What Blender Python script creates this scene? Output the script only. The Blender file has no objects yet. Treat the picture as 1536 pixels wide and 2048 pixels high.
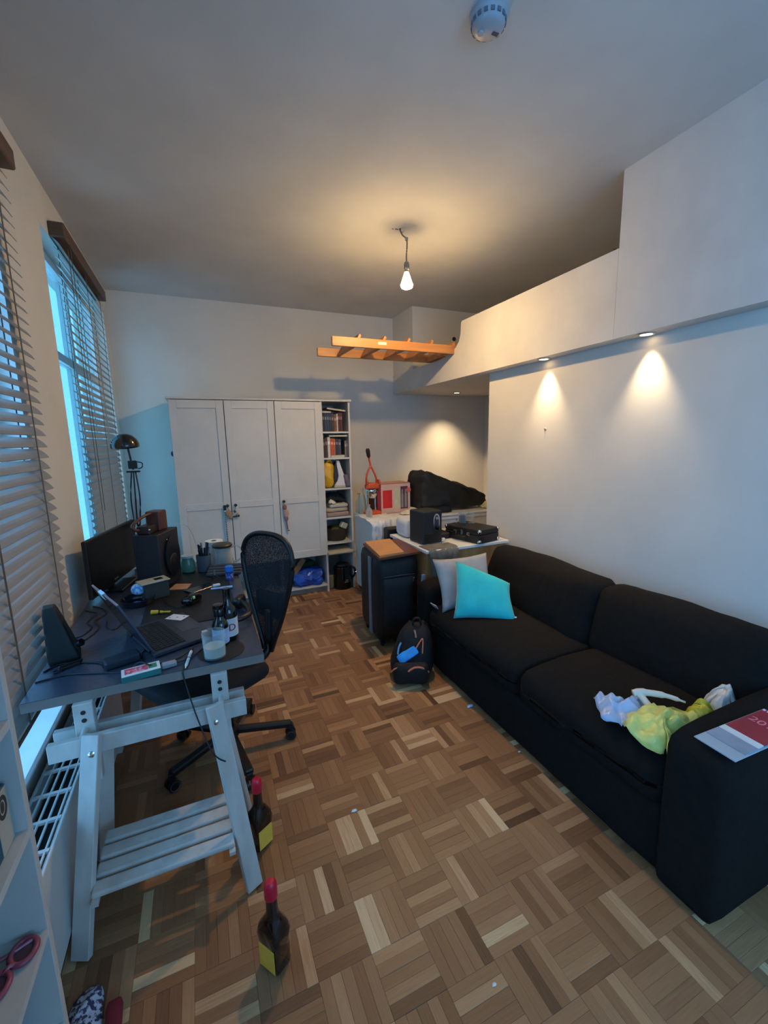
import bpy, bmesh, math, random
from mathutils import Vector, Matrix, Euler, noise
random.seed(7)
PI = math.pi
S = bpy.context.scene
COL = S.collection

# ---------------------------------------------------------------- camera
def setup_camera():
    yaw, pitch, roll = (math.radians(a) for a in (23.35, 9.65, -1.15))
    f = Vector((math.sin(yaw) * math.cos(pitch), math.cos(yaw) * math.cos(pitch), -math.sin(pitch)))
    r = Vector((math.cos(yaw), -math.sin(yaw), 0)); u = r.cross(f)
    r2 = math.cos(roll) * r + math.sin(roll) * u
    u2 = -math.sin(roll) * r + math.cos(roll) * u
    cd = bpy.data.cameras.new('camera'); co = bpy.data.objects.new('camera', cd); COL.objects.link(co)
    m = Matrix((r2, u2, -f)).transposed().to_4x4(); m.translation = (0, 0, 1.55)
    co.matrix_world = m
    cd.sensor_fit = 'VERTICAL'; cd.sensor_height = 36; cd.sensor_width = 27
    cd.lens = 850 / 2048 * 36
    cd.clip_start = .02; cd.clip_end = 100
    S.camera = co
setup_camera()

# ---------------------------------------------------------------- light and exposure
S.view_settings.view_transform = 'Standard'; S.view_settings.look = 'None'
S.view_settings.gamma = 1; S.view_settings.use_curve_mapping = False
S.view_settings.exposure = 0.35
SKY = (.27, .52, .92); SKY_STRENGTH = 6.8
BULB_POWER = 900.0        # emission strength of the bulb glass
SPOT_POWER = 24.0
w = bpy.data.worlds.new('dusk_sky'); S.world = w; w.use_nodes = True
bg = w.node_tree.nodes['Background']; bg.inputs[0].default_value = (*SKY, 1); bg.inputs[1].default_value = SKY_STRENGTH
def portal(name, y0, y1, z0, z1):
    l = bpy.data.lights.new(name, 'AREA'); l.shape = 'RECTANGLE'; l.size = z1 - z0; l.size_y = y1 - y0
    l.cycles.is_portal = True
    o = bpy.data.objects.new(name, l); COL.objects.link(o)
    o.location = (-.80, (y0 + y1) / 2, (z0 + z1) / 2); o.rotation_euler = (0, -PI / 2, 0)
def portal_front(name, x0, x1, z0, z1):
    l = bpy.data.lights.new(name, 'AREA'); l.shape = 'RECTANGLE'; l.size = x1 - x0; l.size_y = z1 - z0
    l.cycles.is_portal = True
    o = bpy.data.objects.new(name, l); COL.objects.link(o)
    o.location = ((x0 + x1) / 2, -1.78, (z0 + z1) / 2); o.rotation_euler = (PI / 2, 0, 0)
ADDED_WIN = (.5, 2.2, .85, 2.5)  # unseen window behind the camera, added and sized for daylight fill
portal_front('sky_portal_4', *ADDED_WIN)
WINS = [(1.02, 2.19, .47, 2.66), (2.84, 4.44, .62, 2.66), (-1.35, .1, .47, 2.66)]  # last entry is an unseen window added for daylight fill
for i, wv in enumerate(WINS): portal('sky_portal_%d' % (i + 1), *wv)

# ---------------------------------------------------------------- materials
def lin(c):
    return tuple((x / 255 / 12.92 if x / 255 <= .04045 else ((x / 255 + .055) / 1.055) ** 2.4) for x in c)
MATS = {}
def mat(name, c, rough=.55, var=.10, scale=14, bump=0.0, bscale=60, metal=0, spec=.5, sheen=0, trans=0, coat=0, emit=None, es=0, stretch=None, alpha=None, detail=4):
    if name in MATS: return MATS[name]
    m = bpy.data.materials.new(name); m.use_nodes = True; nt = m.node_tree; b = nt.nodes['Principled BSDF']
    L = lin(c)
    tc = nt.nodes.new('ShaderNodeTexCoord'); mp = nt.nodes.new('ShaderNodeMapping')
    nt.links.new(tc.outputs['Object'], mp.inputs[0])
    if stretch: mp.inputs['Scale'].default_value = stretch
    n = nt.nodes.new('ShaderNodeTexNoise'); n.inputs['Scale'].default_value = scale; n.inputs['Detail'].default_value = detail
    nt.links.new(mp.outputs[0], n.inputs[0])
    r = nt.nodes.new('ShaderNodeValToRGB')
    r.color_ramp.elements[0].position = .3; r.color_ramp.elements[1].position = .7
    r.color_ramp.elements[0].color = (*[max(0, x * (1 - var)) for x in L], 1)
    r.color_ramp.elements[1].color = (*[min(1, x * (1 + var)) for x in L], 1)
    nt.links.new(n.outputs[0], r.inputs[0]); nt.links.new(r.outputs[0], b.inputs['Base Color'])
    b.inputs['Roughness'].default_value = rough; b.inputs['Metallic'].default_value = metal
    b.inputs['Specular IOR Level'].default_value = spec
    if sheen: b.inputs['Sheen Weight'].default_value = sheen; b.inputs['Sheen Roughness'].default_value = .5
    if coat: b.inputs['Coat Weight'].default_value = coat; b.inputs['Coat Roughness'].default_value = .1
    if trans: b.inputs['Transmission Weight'].default_value = trans
    if emit: b.inputs['Emission Color'].default_value = (*lin(emit), 1); b.inputs['Emission Strength'].default_value = es
    if bump:
        n2 = nt.nodes.new('ShaderNodeTexNoise'); n2.inputs['Scale'].default_value = bscale; n2.inputs['Detail'].default_value = 3
        nt.links.new(mp.outputs[0], n2.inputs[0])
        bp = nt.nodes.new('ShaderNodeBump'); bp.inputs['Strength'].default_value = bump; bp.inputs['Distance'].default_value = .01
        nt.links.new(n2.outputs[0], bp.inputs['Height']); nt.links.new(bp.outputs[0], b.inputs['Normal'])
    if alpha is not None: b.inputs['Alpha'].default_value = alpha
    MATS[name] = m
    return m
def glassy(name, c=(235, 240, 240), clear=.85, rough=.05):
    # thin clear glass: mostly see-through, glossy at grazing angles
    if name in MATS: return MATS[name]
    m = bpy.data.materials.new(name); m.use_nodes = True; nt = m.node_tree; nt.nodes.clear()
    out = nt.nodes.new('ShaderNodeOutputMaterial'); mx = nt.nodes.new('ShaderNodeMixShader')
    tr = nt.nodes.new('ShaderNodeBsdfTransparent'); gl = nt.nodes.new('ShaderNodeBsdfPrincipled')
    tr.inputs[0].default_value = (*lin(c), 1); gl.inputs['Base Color'].default_value = (*lin(c), 1)
    gl.inputs['Roughness'].default_value = rough
    lw = nt.nodes.new('ShaderNodeLayerWeight'); lw.inputs[0].default_value = .35
    mt = nt.nodes.new('ShaderNodeMath'); mt.operation = 'MULTIPLY_ADD'; mt.inputs[1].default_value = .4; mt.inputs[2].default_value = 1 - clear
    nt.links.new(lw.outputs['Facing'], mt.inputs[0]); nt.links.new(mt.outputs[0], mx.inputs[0])
    nt.links.new(tr.outputs[0], mx.inputs[1]); nt.links.new(gl.outputs[0], mx.inputs[2]); nt.links.new(mx.outputs[0], out.inputs[0])
    MATS[name] = m
    return m
def meshy(name, c, hole=.3, scale=260):
    # woven net: fine procedural holes
    if name in MATS: return MATS[name]
    m = mat(name, c, .8, .15, 30); nt = m.node_tree; b = nt.nodes['Principled BSDF']
    tc = nt.nodes.new('ShaderNodeTexCoord'); v = nt.nodes.new('ShaderNodeTexVoronoi'); v.inputs['Scale'].default_value = scale
    nt.links.new(tc.outputs['Object'], v.inputs[0])
    g = nt.nodes.new('ShaderNodeMath'); g.operation = 'GREATER_THAN'; g.inputs[1].default_value = hole
    nt.links.new(v.outputs['Distance'], g.inputs[0]); nt.links.new(g.outputs[0], b.inputs['Alpha'])
    return m
def pattern(name, c0, c1, kind='voronoi', scale=30, rough=.7, stretch=None, t=.5, soft=.04):
    # two-tone print
    if name in MATS: return MATS[name]
    m = bpy.data.materials.new(name); m.use_nodes = True; nt = m.node_tree; b = nt.nodes['Principled BSDF']
    tc = nt.nodes.new('ShaderNodeTexCoord'); mp = nt.nodes.new('ShaderNodeMapping'); nt.links.new(tc.outputs['Object'], mp.inputs[0])
    if stretch: mp.inputs['Scale'].default_value = stretch
    n = nt.nodes.new('ShaderNodeTexVoronoi' if kind == 'voronoi' else 'ShaderNodeTexNoise'); n.inputs['Scale'].default_value = scale
    nt.links.new(mp.outputs[0], n.inputs[0])
    r = nt.nodes.new('ShaderNodeValToRGB'); r.color_ramp.elements[0].position = t - soft; r.color_ramp.elements[1].position = t + soft
    r.color_ramp.elements[0].color = (*lin(c0), 1); r.color_ramp.elements[1].color = (*lin(c1), 1)
    nt.links.new(n.outputs[0], r.inputs[0]); nt.links.new(r.outputs[0], b.inputs['Base Color']); b.inputs['Roughness'].default_value = rough
    MATS[name] = m
    return m

# ---------------------------------------------------------------- mesh helpers
def NB(): return bmesh.new()
def RZ(a): return Matrix.Rotation(a, 4, 'Z')
def RX(a): return Matrix.Rotation(a, 4, 'X')
def RY(a): return Matrix.Rotation(a, 4, 'Y')
def T(*v): return Matrix.Translation(Vector(v[0] if len(v) == 1 else v))
I4 = Matrix.Identity(4)
def bx(bm, c, s, M=None, bev=0, seg=1):
    r = bmesh.ops.create_cube(bm, size=1, matrix=(M or I4) @ T(c) @ Matrix.Diagonal((*s, 1)))
    if bev:
        es = set(e for v in r['verts'] for e in v.link_edges)
        bmesh.ops.bevel(bm, geom=list(es), offset=bev, segments=seg, affect='EDGES', profile=.5)
    return bm
def bb(bm, x0, x1, y0, y1, z0, z1, bev=0, M=None):
    return bx(bm, ((x0 + x1) / 2, (y0 + y1) / 2, (z0 + z1) / 2), (x1 - x0, y1 - y0, z1 - z0), M, bev)
def align(p0, p1):
    d = Vector(p1) - Vector(p0)
    return T((Vector(p0) + Vector(p1)) / 2) @ d.to_track_quat('Z', 'Y').to_matrix().to_4x4(), d.length
def cyl(bm, p0, p1, r0, r1=None, n=12):
    M, L = align(p0, p1)
    bmesh.ops.create_cone(bm, cap_ends=True, cap_tris=False, segments=n, radius1=max(r0, 1e-5), radius2=max(r0 if r1 is None else r1, 1e-5), depth=L, matrix=M)
    return bm
def beam(bm, p0, p1, w, h, roll=0, bev=0):
    # rectangular bar from p0 to p1
    M, L = align(p0, p1)
    return bx(bm, (0, 0, 0), (w, h, L), M @ RZ(roll), bev)
def lathe(bm, prof, c=(0, 0, 0), n=24, M=None, cap=True):
    M = (M or I4) @ T(c); rings = []
    for r, z in prof:
        rings.append([bm.verts.new(M @ Vector((max(r, 1e-4) * math.cos(2 * PI * k / n), max(r, 1e-4) * math.sin(2 * PI * k / n), z))) for k in range(n)])
    for a, b in zip(rings, rings[1:]):
        for k in range(n): bm.faces.new((a[k], a[(k + 1) % n], b[(k + 1) % n], b[k]))
    if cap:
        bm.faces.new(rings[0][::-1]); bm.faces.new(rings[-1])
    return bm
def catmull(P, k=6):
    P = [Vector(p) for p in P]; out = []
    for i in range(len(P) - 1):
        a, b, c, d = P[max(i - 1, 0)], P[i], P[i + 1], P[min(i + 2, len(P) - 1)]
        for j in range(k):
            t = j / k
            out.append(.5 * ((2 * b) + (c - a) * t + (2 * a - 5 * b + 4 * c - d) * t * t + (3 * b - a - 3 * c + d) * t ** 3))
    return out + [P[-1]]
def tube(bm, pts, r, n=6, k=5, closed=False, smooth=True, rs=None):
    P = catmull(pts, k) if smooth else [Vector(p) for p in pts]
    m = len(P); rings = []; up = Vector((0, 0, 1))
    for i, p in enumerate(P):
        d = (P[(i + 1) % m] - P[i - 1]) if closed else (P[min(i + 1, m - 1)] - P[max(i - 1, 0)])
        if d.length < 1e-9: d = Vector((0, 0, 1))
        d.normalize()
        a = up.cross(d)
        if a.length < .1: a = Vector((1, 0, 0)).cross(d)
        a.normalize(); b = d.cross(a)
        rr = r if rs is None else rs[min(int(i / max(m - 1, 1) * (len(rs) - 1) + .5), len(rs) - 1)]
        rings.append([bm.verts.new(p + rr * (math.cos(2 * PI * q / n) * a + math.sin(2 * PI * q / n) * b)) for q in range(n)])
    R = rings + ([rings[0]] if closed else [])
    for A, B in zip(R, R[1:]):
        for q in range(n): bm.faces.new((A[q], A[(q + 1) % n], B[(q + 1) % n], B[q]))
    if not closed:
        bm.faces.new(rings[0][::-1]); bm.faces.new(rings[-1])
    return bm
def prism(bm, poly, h, M=None):
    # polygon in local XY extruded by h along local Z
    M = M or I4
    a = [bm.verts.new(M @ Vector((x, y, 0))) for x, y in poly]; b = [bm.verts.new(M @ Vector((x, y, h))) for x, y in poly]
    bm.faces.new(a[::-1]); bm.faces.new(b); n = len(poly)
    for k in range(n): bm.faces.new((a[k], a[(k + 1) % n], b[(k + 1) % n], b[k]))
    return bm
def ball(bm, c, s, M=None, sub=3):
    bmesh.ops.create_icosphere(bm, subdivisions=sub, radius=1, matrix=(M or I4) @ T(c) @ Matrix.Diagonal((*s, 1)))
    return bm
def softbox(bm, s, r, n=9, bulge=(0, 0, 0), nz=0, ns=4, seed=0, M=None, shape=None):
    # rounded, slightly swollen upholstery block centred on the origin
    M = M or I4; t = bmesh.new(); bmesh.ops.create_cube(t, size=1)
    bmesh.ops.subdivide_edges(t, edges=t.edges[:], cuts=n, use_grid_fill=True)
    h = Vector(s) / 2; off = Vector((seed * 3.1, seed * 1.7, seed * .9))
    for v in t.verts:
        p = Vector((v.co.x * s[0], v.co.y * s[1], v.co.z * s[2]))
        q = Vector([max(-(h[i] - r), min(h[i] - r, p[i])) for i in range(3)])
        d = p - q
        if d.length > 1e-9: p = q + d.normalized() * r
        u = Vector((p.x / h.x, p.y / h.y, p.z / h.z))
        for i in range(3):
            j, k = (i + 1) % 3, (i + 2) % 3
            p[i] += bulge[i] * u[i] * max(0, 1 - u[j] ** 2) * max(0, 1 - u[k] ** 2)
        if shape: p = shape(p, u)
        if nz: p += noise.noise_vector(p * ns + off) * nz + noise.noise_vector(p * ns * 2.7 + off) * nz * .35
        v.co = M @ p
    me = bpy.data.meshes.new('tmp'); t.to_mesh(me); bm.from_mesh(me); bpy.data.meshes.remove(me); t.free()
    return bm
def pillow(bm, w, h, t, n=16, nz=.006, seed=0, M=None, pinch=.10, drop=0):
    M = M or I4; off = Vector((seed * 5.1, seed, 0))
    g = {}
    for sgn in (1, -1):
        for i in range(n + 1):
            for j in range(n + 1):
                u, v = i / n * 2 - 1, j / n * 2 - 1
                edge = i in (0, n) or j in (0, n)
                if sgn < 0 and edge: continue
                x = u * w / 2 * (1 - pinch * (1 - v * v) * abs(u) ** 3); y = v * h / 2 * (1 - pinch * (1 - u * u) * abs(v) ** 3)
                z = sgn * t / 2 * (max(0, (1 - u * u) * (1 - v * v))) ** .42
                if drop: y -= drop * (y / h + .5) * (u * .5 + .5) ** 1.5; x -= .04 * (u * .5 + .5) * (v * .5 + .5) * (drop > 0)
                p = Vector((x, y, z)); p += noise.noise_vector(p * 9 + off) * nz * (0.3 if edge else 1)
                g[sgn, i, j] = bm.verts.new(M @ p)
    for sgn in (1, -1):
        for i in range(n):
            for j in range(n):
                q = [g.get((sgn, a, b)) or g[1, a, b] for a, b in ((i, j), (i + 1, j), (i + 1, j + 1), (i, j + 1))]
                try: bm.faces.new(q if sgn > 0 else q[::-1])
                except ValueError: pass
    return bm
def blob(bm, outline, z0, H, nz=.01, ns=25, rings=9, m=56, seed=0, M=None, power=2):
    # crumpled sheet lying on a surface: an outline filled by rings with noisy heights
    M = M or I4; P = catmull([(*o, 0) for o in outline] + [(*outline[0], 0)], 8)[:-1]
    P = [P[int(i * len(P) / m)] for i in range(m)]; c = sum(P, Vector()) / len(P); off = Vector((seed * 7.3, 0, seed))
    R = []
    for j in range(1, rings + 1):
        t = j / rings; ring = []
        for p in P:
            q = c + (p - c) * t
            z = z0 + H * (1 - t ** power) + nz * abs(noise.noise(q * ns + off)) * 2.2 + nz * noise.noise(q * ns * 2.3 + off)
            q = q + noise.noise_vector(q * ns * .8 + off) * nz * .8
            ring.append(bm.verts.new(M @ Vector((q.x, q.y, max(z0, z)))))
        R.append(ring)
    cv = bm.verts.new(M @ Vector((c.x, c.y, z0 + H)))
    for k in range(m): bm.faces.new((cv, R[0][k], R[0][(k + 1) % m]))
    for A, B in zip(R, R[1:]):
        for k in range(m): bm.faces.new((A[k], B[k], B[(k + 1) % m], A[(k + 1) % m]))
    return bm
def drape(bm, path, width, M=None, folds=5, amp=.012, nu=30, seed=0, k=6, nz=.003):
    # cloth strip: path = list of (d, z) in local YZ, swept along local X with folds growing downwards
    M = M or I4; P = catmull([(0, d, z) for d, z in path], k); n = len(P); G = []
    for i, p in enumerate(P):
        t = i / (n - 1); row = []
        for a in range(nu + 1):
            u = a / nu
            w = amp * t * math.sin(u * folds * 2 * PI + seed + 1.3 * math.sin(u * 7 + seed))
            x = (u - .5) * width * (1 - .12 * t * t) + .02 * t * noise.noise(Vector((u * 3, t * 3, seed)))
            q = Vector((x, p.y + w, p.z + (0.02 * t * noise.noise(Vector((u * 4, seed, 0)))) ))
            q += noise.noise_vector(q * 14 + Vector((seed, 0, 0))) * nz
            row.append(bm.verts.new(M @ q))
        G.append(row)
    for A, B in zip(G, G[1:]):
        for a in range(nu): bm.faces.new((A[a], A[a + 1], B[a + 1], B[a]))
    return bm

# ---------------------------------------------------------------- object helpers
def put(name, bm, m, parent=None, base=(0, 0, 0), smooth=False, solid=0, sub=0):
    me = bpy.data.meshes.new(name); b = Vector(base)
    for v in bm.verts: v.co -= b
    bmesh.ops.recalc_face_normals(bm, faces=bm.faces[:])
    bm.to_mesh(me); bm.free()
    for x in (m if isinstance(m, (list, tuple)) else [m]): me.materials.append(x)
    if smooth:
        me.polygons.foreach_set('use_smooth', [True] * len(me.polygons))
        if smooth == 'auto' and hasattr(me, 'set_sharp_from_angle'): me.set_sharp_from_angle(angle=.7)
    o = bpy.data.objects.new(name, me); COL.objects.link(o)
    if parent: o.parent = parent
    if solid:
        s = o.modifiers.new('thickness', 'SOLIDIFY'); s.thickness = solid; s.offset = 0
    if sub:
        s = o.modifiers.new('smooth', 'SUBSURF'); s.levels = sub; s.render_levels = sub
    return o
class Thing:
    # a top-level thing: an Empty at its base; parts are given in world coordinates
    def __init__(s, name, label, cat, base, group=None, kind=None):
        o = bpy.data.objects.new(name, None); COL.objects.link(o); o.location = base; o.empty_display_size = .05
        s.o = o; s.base = Vector(base)
        if label: o['label'] = label
        if cat: o['category'] = cat
        if group: o['group'] = group
        if kind: o['kind'] = kind
    def part(s, name, bm, m, smooth=False, label=None, parent=None, solid=0, sub=0, kind=None):
        if parent is None: o = put(name, bm, m, s.o, s.base, smooth, solid, sub)
        else: o = put(name, bm, m, parent, s.base, smooth, solid, sub)
        if label: o['label'] = label
        if kind: o['kind'] = kind
        return o
def single(name, bm, m, label, cat, base, group=None, smooth=False, solid=0, sub=0, kind=None):
    o = put(name, bm, m, None, base, smooth, solid, sub); o.location = base
    o['label'] = label; o['category'] = cat
    if group: o['group'] = group
    if kind: o['kind'] = kind
    return o
def struct(name, bm, m, label=None, parent=None, smooth=False):
    o = put(name, bm, m, parent, (0, 0, 0), smooth)
    if parent is None:
        o['kind'] = 'structure'
        if label: o['label'] = label
    return o
def share(src, name, parent, loc, rot=(0, 0, 0)):
    o = bpy.data.objects.new(name, src.data); COL.objects.link(o); o.parent = parent; o.location = loc; o.rotation_euler = rot
    return o
def clone(root, loc, rotz=0, label=None):
    r = root.copy(); COL.objects.link(r); r.location = loc; r.rotation_euler = (0, 0, rotz)
    if label: r['label'] = label
    def rec(a, b):
        for ch in a.children:
            c = ch.copy(); COL.objects.link(c); c.parent = b; rec(ch, c)
    rec(root, r)
    return r
def text(s, size, M, m, name, parent, base=(0, 0, 0), ext=.0006):
    cu = bpy.data.curves.new('t', 'FONT'); cu.body = s; cu.size = size; cu.extrude = ext; cu.align_x = 'CENTER'; cu.align_y = 'CENTER'
    to = bpy.data.objects.new('t', cu); COL.objects.link(to)
    me = bpy.data.meshes.new_from_object(to.evaluated_get(bpy.context.evaluated_depsgraph_get()))
    bpy.data.objects.remove(to); bpy.data.curves.remove(cu)
    b = Vector(base); me.transform(T(-b) @ M); me.materials.append(m); me.name = name
    o = bpy.data.objects.new(name, me); COL.objects.link(o); o.parent = parent
    return o
def frame3(o, ex, ey):
    # matrix with origin o, x along ex, y towards ey
    ex = Vector(ex).normalized(); ey = Vector(ey); ez = ex.cross(ey).normalized(); ey = ez.cross(ex)
    m = Matrix((ex, ey, ez)).transposed().to_4x4(); m.translation = o
    return m

# ================================================================ room shell
XL, XR, XO, YB, YF, ZC, ZL, XP = -.63, 2.26, 3.45, 4.64, -1.6, 2.90, 2.07, 2.15
M_wall = mat('wall_paint', (214, 209, 200), .85, .05, 2.2, .05, 18, spec=.25)
M_ceil = mat('ceiling_paint', (205, 203, 199), .9, .05, 3, .10, 7, spec=.2)
M_white = mat('white_paint', (218, 216, 210), .5, .05, 5)
M_gloss = mat('white_gloss', (222, 222, 220), .3, .05, 6)
M_panel = mat('loft_panel_paint', (208, 205, 200), .7, .07, 3.5, .08, 20, spec=.3)
M_black = mat('black_plastic', (16, 16, 18), .42, .25, 30)
M_blackg = mat('black_gloss', (9, 9, 11), .15, .2, 20)
M_steel = mat('steel', (190, 190, 190), .3, .08, 40, metal=1)
M_chrome = mat('chrome', (225, 225, 225), .12, .05, 40, metal=1)

# floor slab (seen only in the joints) and parquet fingers
M_joint = mat('parquet_joint', (84, 56, 38), .9, .2, 40)
floor = struct('floor', bb(NB(), XL, XO, YF, YB, -.10, -.003), M_joint, 'brown mosaic parquet floor of small oak fingers')
def parquet_material():
    m = bpy.data.materials.new('oak_parquet'); m.use_nodes = True; nt = m.node_tree; N = nt.nodes; b = N['Principled BSDF']
    ge = N.new('ShaderNodeNewGeometry'); at = N.new('ShaderNodeAttribute'); at.attribute_name = 'tone'; ad = N.new('ShaderNodeAttribute'); ad.attribute_name = 'dirn'
    def grain(sc):
        mp = N.new('ShaderNodeMapping'); mp.inputs['Scale'].default_value = sc; nt.links.new(ge.outputs['Position'], mp.inputs[0])
        n = N.new('ShaderNodeTexNoise'); n.inputs['Scale'].default_value = 1; n.inputs['Detail'].default_value = 5; n.inputs['Roughness'].default_value = .65
        nt.links.new(mp.outputs[0], n.inputs[0]); return n
    gx, gy = grain((9, 190, 40)), grain((190, 9, 40))
    mix = N.new('ShaderNodeMix'); nt.links.new(ad.outputs['Fac'], mix.inputs[0]); nt.links.new(gx.outputs[0], mix.inputs[2]); nt.links.new(gy.outputs[0], mix.inputs[3])
    ad2 = N.new('ShaderNodeMath'); ad2.operation = 'MULTIPLY_ADD'; ad2.inputs[1].default_value = .42; nt.links.new(mix.outputs[0], ad2.inputs[0])
    sb = N.new('ShaderNodeMath'); sb.operation = 'SUBTRACT'; sb.inputs[1].default_value = .21; nt.links.new(at.outputs['Fac'], sb.inputs[0]); nt.links.new(sb.outputs[0], ad2.inputs[2])
    r = N.new('ShaderNodeValToRGB'); e = r.color_ramp.elements
    e[0].position = 0; e[0].color = (*lin((84, 54, 34)), 1); e[1].position = 1; e[1].color = (*lin((218, 182, 138)), 1)
    for p, c in ((.35, (136, 93, 61)), (.62, (160, 115, 78)), (.8, (184, 139, 98))):
        x = e.new(p); x.color = (*lin(c), 1)
    nt.links.new(ad2.outputs[0], r.inputs[0]); nt.links.new(r.outputs[0], b.inputs['Base Color'])
    rr = N.new('ShaderNodeMapRange'); rr.inputs[3].default_value = .38; rr.inputs[4].default_value = .6; nt.links.new(mix.outputs[0], rr.inputs[0]); nt.links.new(rr.outputs[0], b.inputs['Roughness'])
    bp = N.new('ShaderNodeBump'); bp.inputs['Strength'].default_value = .12; bp.inputs['Distance'].default_value = .004
    nt.links.new(mix.outputs[0], bp.inputs['Height']); nt.links.new(bp.outputs[0], b.inputs['Normal'])
    b.inputs['Specular IOR Level'].default_value = .45
    return m
M_oak = parquet_material()
def build_parquet():
    sq, nf = .1655, 5; fw = sq / nf; g = .0002; ch = .0006; TONES = 12
    def tpl(dirn):
        # finger centred on the origin: chamfered top, sides down to the slab
        lx, ly = (sq / 2 - g, fw / 2 - g) if dirn == 0 else (fw / 2 - g, sq / 2 - g)
        v = [(sx * lx, sy * ly, -.006) for sx, sy in ((-1, -1), (1, -1), (1, 1), (-1, 1))] + [(sx * lx, sy * ly, -ch) for sx, sy in ((-1, -1), (1, -1), (1, 1), (-1, 1))]
        v += [(sx * (lx - ch), sy * (ly - ch), 0) for sx, sy in ((-1, -1), (1, -1), (1, 1), (-1, 1))]
        f = [(8, 9, 10, 11)] + [(a, (a + 1) % 4, 4 + (a + 1) % 4, 4 + a) for a in range(4)] + [(4 + a, 4 + (a + 1) % 4, 8 + (a + 1) % 4, 8 + a) for a in range(4)]
        return v, f
    TP = [tpl(0), tpl(1)]
    def attrs(me, tone, dirn):
        for nme, arr in (('tone', tone), ('dirn', dirn)):
            a = me.attributes.new(nme, 'FLOAT', 'POINT'); a.data.foreach_set('value', arr)
        me.materials.append(M_oak)
    SH = {}
    for d in (0, 1):
        for t in range(TONES):
            me = bpy.data.meshes.new('plank'); me.from_pydata(TP[d][0], [], TP[d][1]); n = len(me.vertices)
            attrs(me, [t / (TONES - 1)] * n, [float(d)] * n); SH[d, t] = me
    rnd = random.Random(3); items = []
    x0, y0 = .855, 2.152
    for i in range(-10, 17):
        for j in range(-24, 17):
            cx, cy = x0 + (i + .5) * sq, y0 - (.5 - j) * sq
            if cx < XL - .0 or cx > XO or cy < YF or cy > YB: continue
            d = 1 if (i + j + 1) % 2 == 0 else 0
            if j == -1 and i == 0: d = 1
            base = rnd.gauss(.5, .07)
            for k in range(nf):
                o = (k - (nf - 1) / 2) * fw
                tn = base + rnd.gauss(0, .09)
                q = rnd.random()
                if q < .13: tn += rnd.uniform(.2, .42)
                elif q < .26: tn -= rnd.uniform(.12, .3)
                items.append((cx + (o if d else 0), cy + (0 if d else o), d, max(0, min(TONES - 1, int(tn * (TONES - 1) + .5))), rnd.gauss(0, .00035)))
    cam = S.camera.matrix_world.inverted()
    def shown(it):
        p = cam @ Vector((it[0], it[1], 0))
        if p.z > -.1: return -1
        fx, fy = 850 * p.x / -p.z, 850 * p.y / -p.z
        if abs(fx) > 760 or abs(fy) > 1020: return -1
        if it[0] > 1.34 or it[0] < -.36 or (it[0] < -.1 and it[1] < .9): return -1
        return 1 / p.length
    items.sort(key=shown, reverse=True)
    for x, y, d, t, dz in items[:300]:
        o = bpy.data.objects.new('plank', SH[d, t]); COL.objects.link(o); o.parent = floor; o.location = (x, y, dz)
    V, F, tn, dn = [], [], [], []
    for x, y, d, t, dz in items[300:]:
        n = len(V); v, f = TP[d]
        V += [(a + x, b + y, c + dz) for a, b, c in v]; F += [tuple(q + n for q in p) for p in f]
        tn += [t / (TONES - 1)] * len(v); dn += [float(d)] * len(v)
    me = bpy.data.meshes.new('planks_beyond'); me.from_pydata(V, [], F); attrs(me, tn, dn)
    o = bpy.data.objects.new('planks_beyond', me); COL.objects.link(o); o.parent = floor; o['kind'] = 'stuff'
build_parquet()

struct('ceiling', bb(NB(), XL - .2, XO + .1, YF - .1, YB + .1, ZC, ZC + .1), M_ceil, 'white plaster ceiling')
# left wall with three window openings
b = NB(); wx0, wx1 = XL - .22, XL
cuts = sorted(WINS, key=lambda a: a[0]); y = YF
for (a0, a1, z0, z1) in cuts:
    bb(b, wx0, wx1, y, a0, 0, ZC); bb(b, wx0, wx1, a0, a1, 0, z0); bb(b, wx0, wx1, a0, a1, z1, ZC); y = a1
bb(b, wx0, wx1, y, YB, 0, ZC)
struct('wall_left', b, M_wall, 'pale wall with the two blind-covered windows')
struct('wall_back', bb(NB(), XL - .2, XO + .1, YB, YB + .1, 0, ZC), M_wall, 'pale back wall behind the wardrobe')
b = NB(); g0, g1, g2, g3 = ADDED_WIN
bb(b, XL - .2, g0, YF - .2, YF, 0, ZC); bb(b, g1, XO + .1, YF - .2, YF, 0, ZC); bb(b, g0, g1, YF - .2, YF, 0, g2); bb(b, g0, g1, YF - .2, YF, g3, ZC)
struct('wall_front', b, M_wall, 'wall behind the photographer with a large window added for daylight')
struct('wall_outer', bb(NB(), XO, XO + .1, YF, YB, 0, ZC), M_wall, 'side wall of the alcove and the loft')
b = NB(); bb(b, XR, XR + .1, YF, 2.985, 0, ZL); bb(b, XR + .1, XO, 2.885, 2.985, 0, ZL)
struct('wall_right', b, M_wall, 'pale partition wall behind the sofa under the loft')
struct('ceiling_loft', bb(NB(), XP + .02, XO, YF, YB, ZL, ZL + .09), M_panel, 'underside of the loft bed platform with downlights')
struct('wall_column', bb(NB(), XP + .005, XO, 4.15, YB, ZL + .09, ZC), M_wall, 'boxed column in the corner above the loft')
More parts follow.
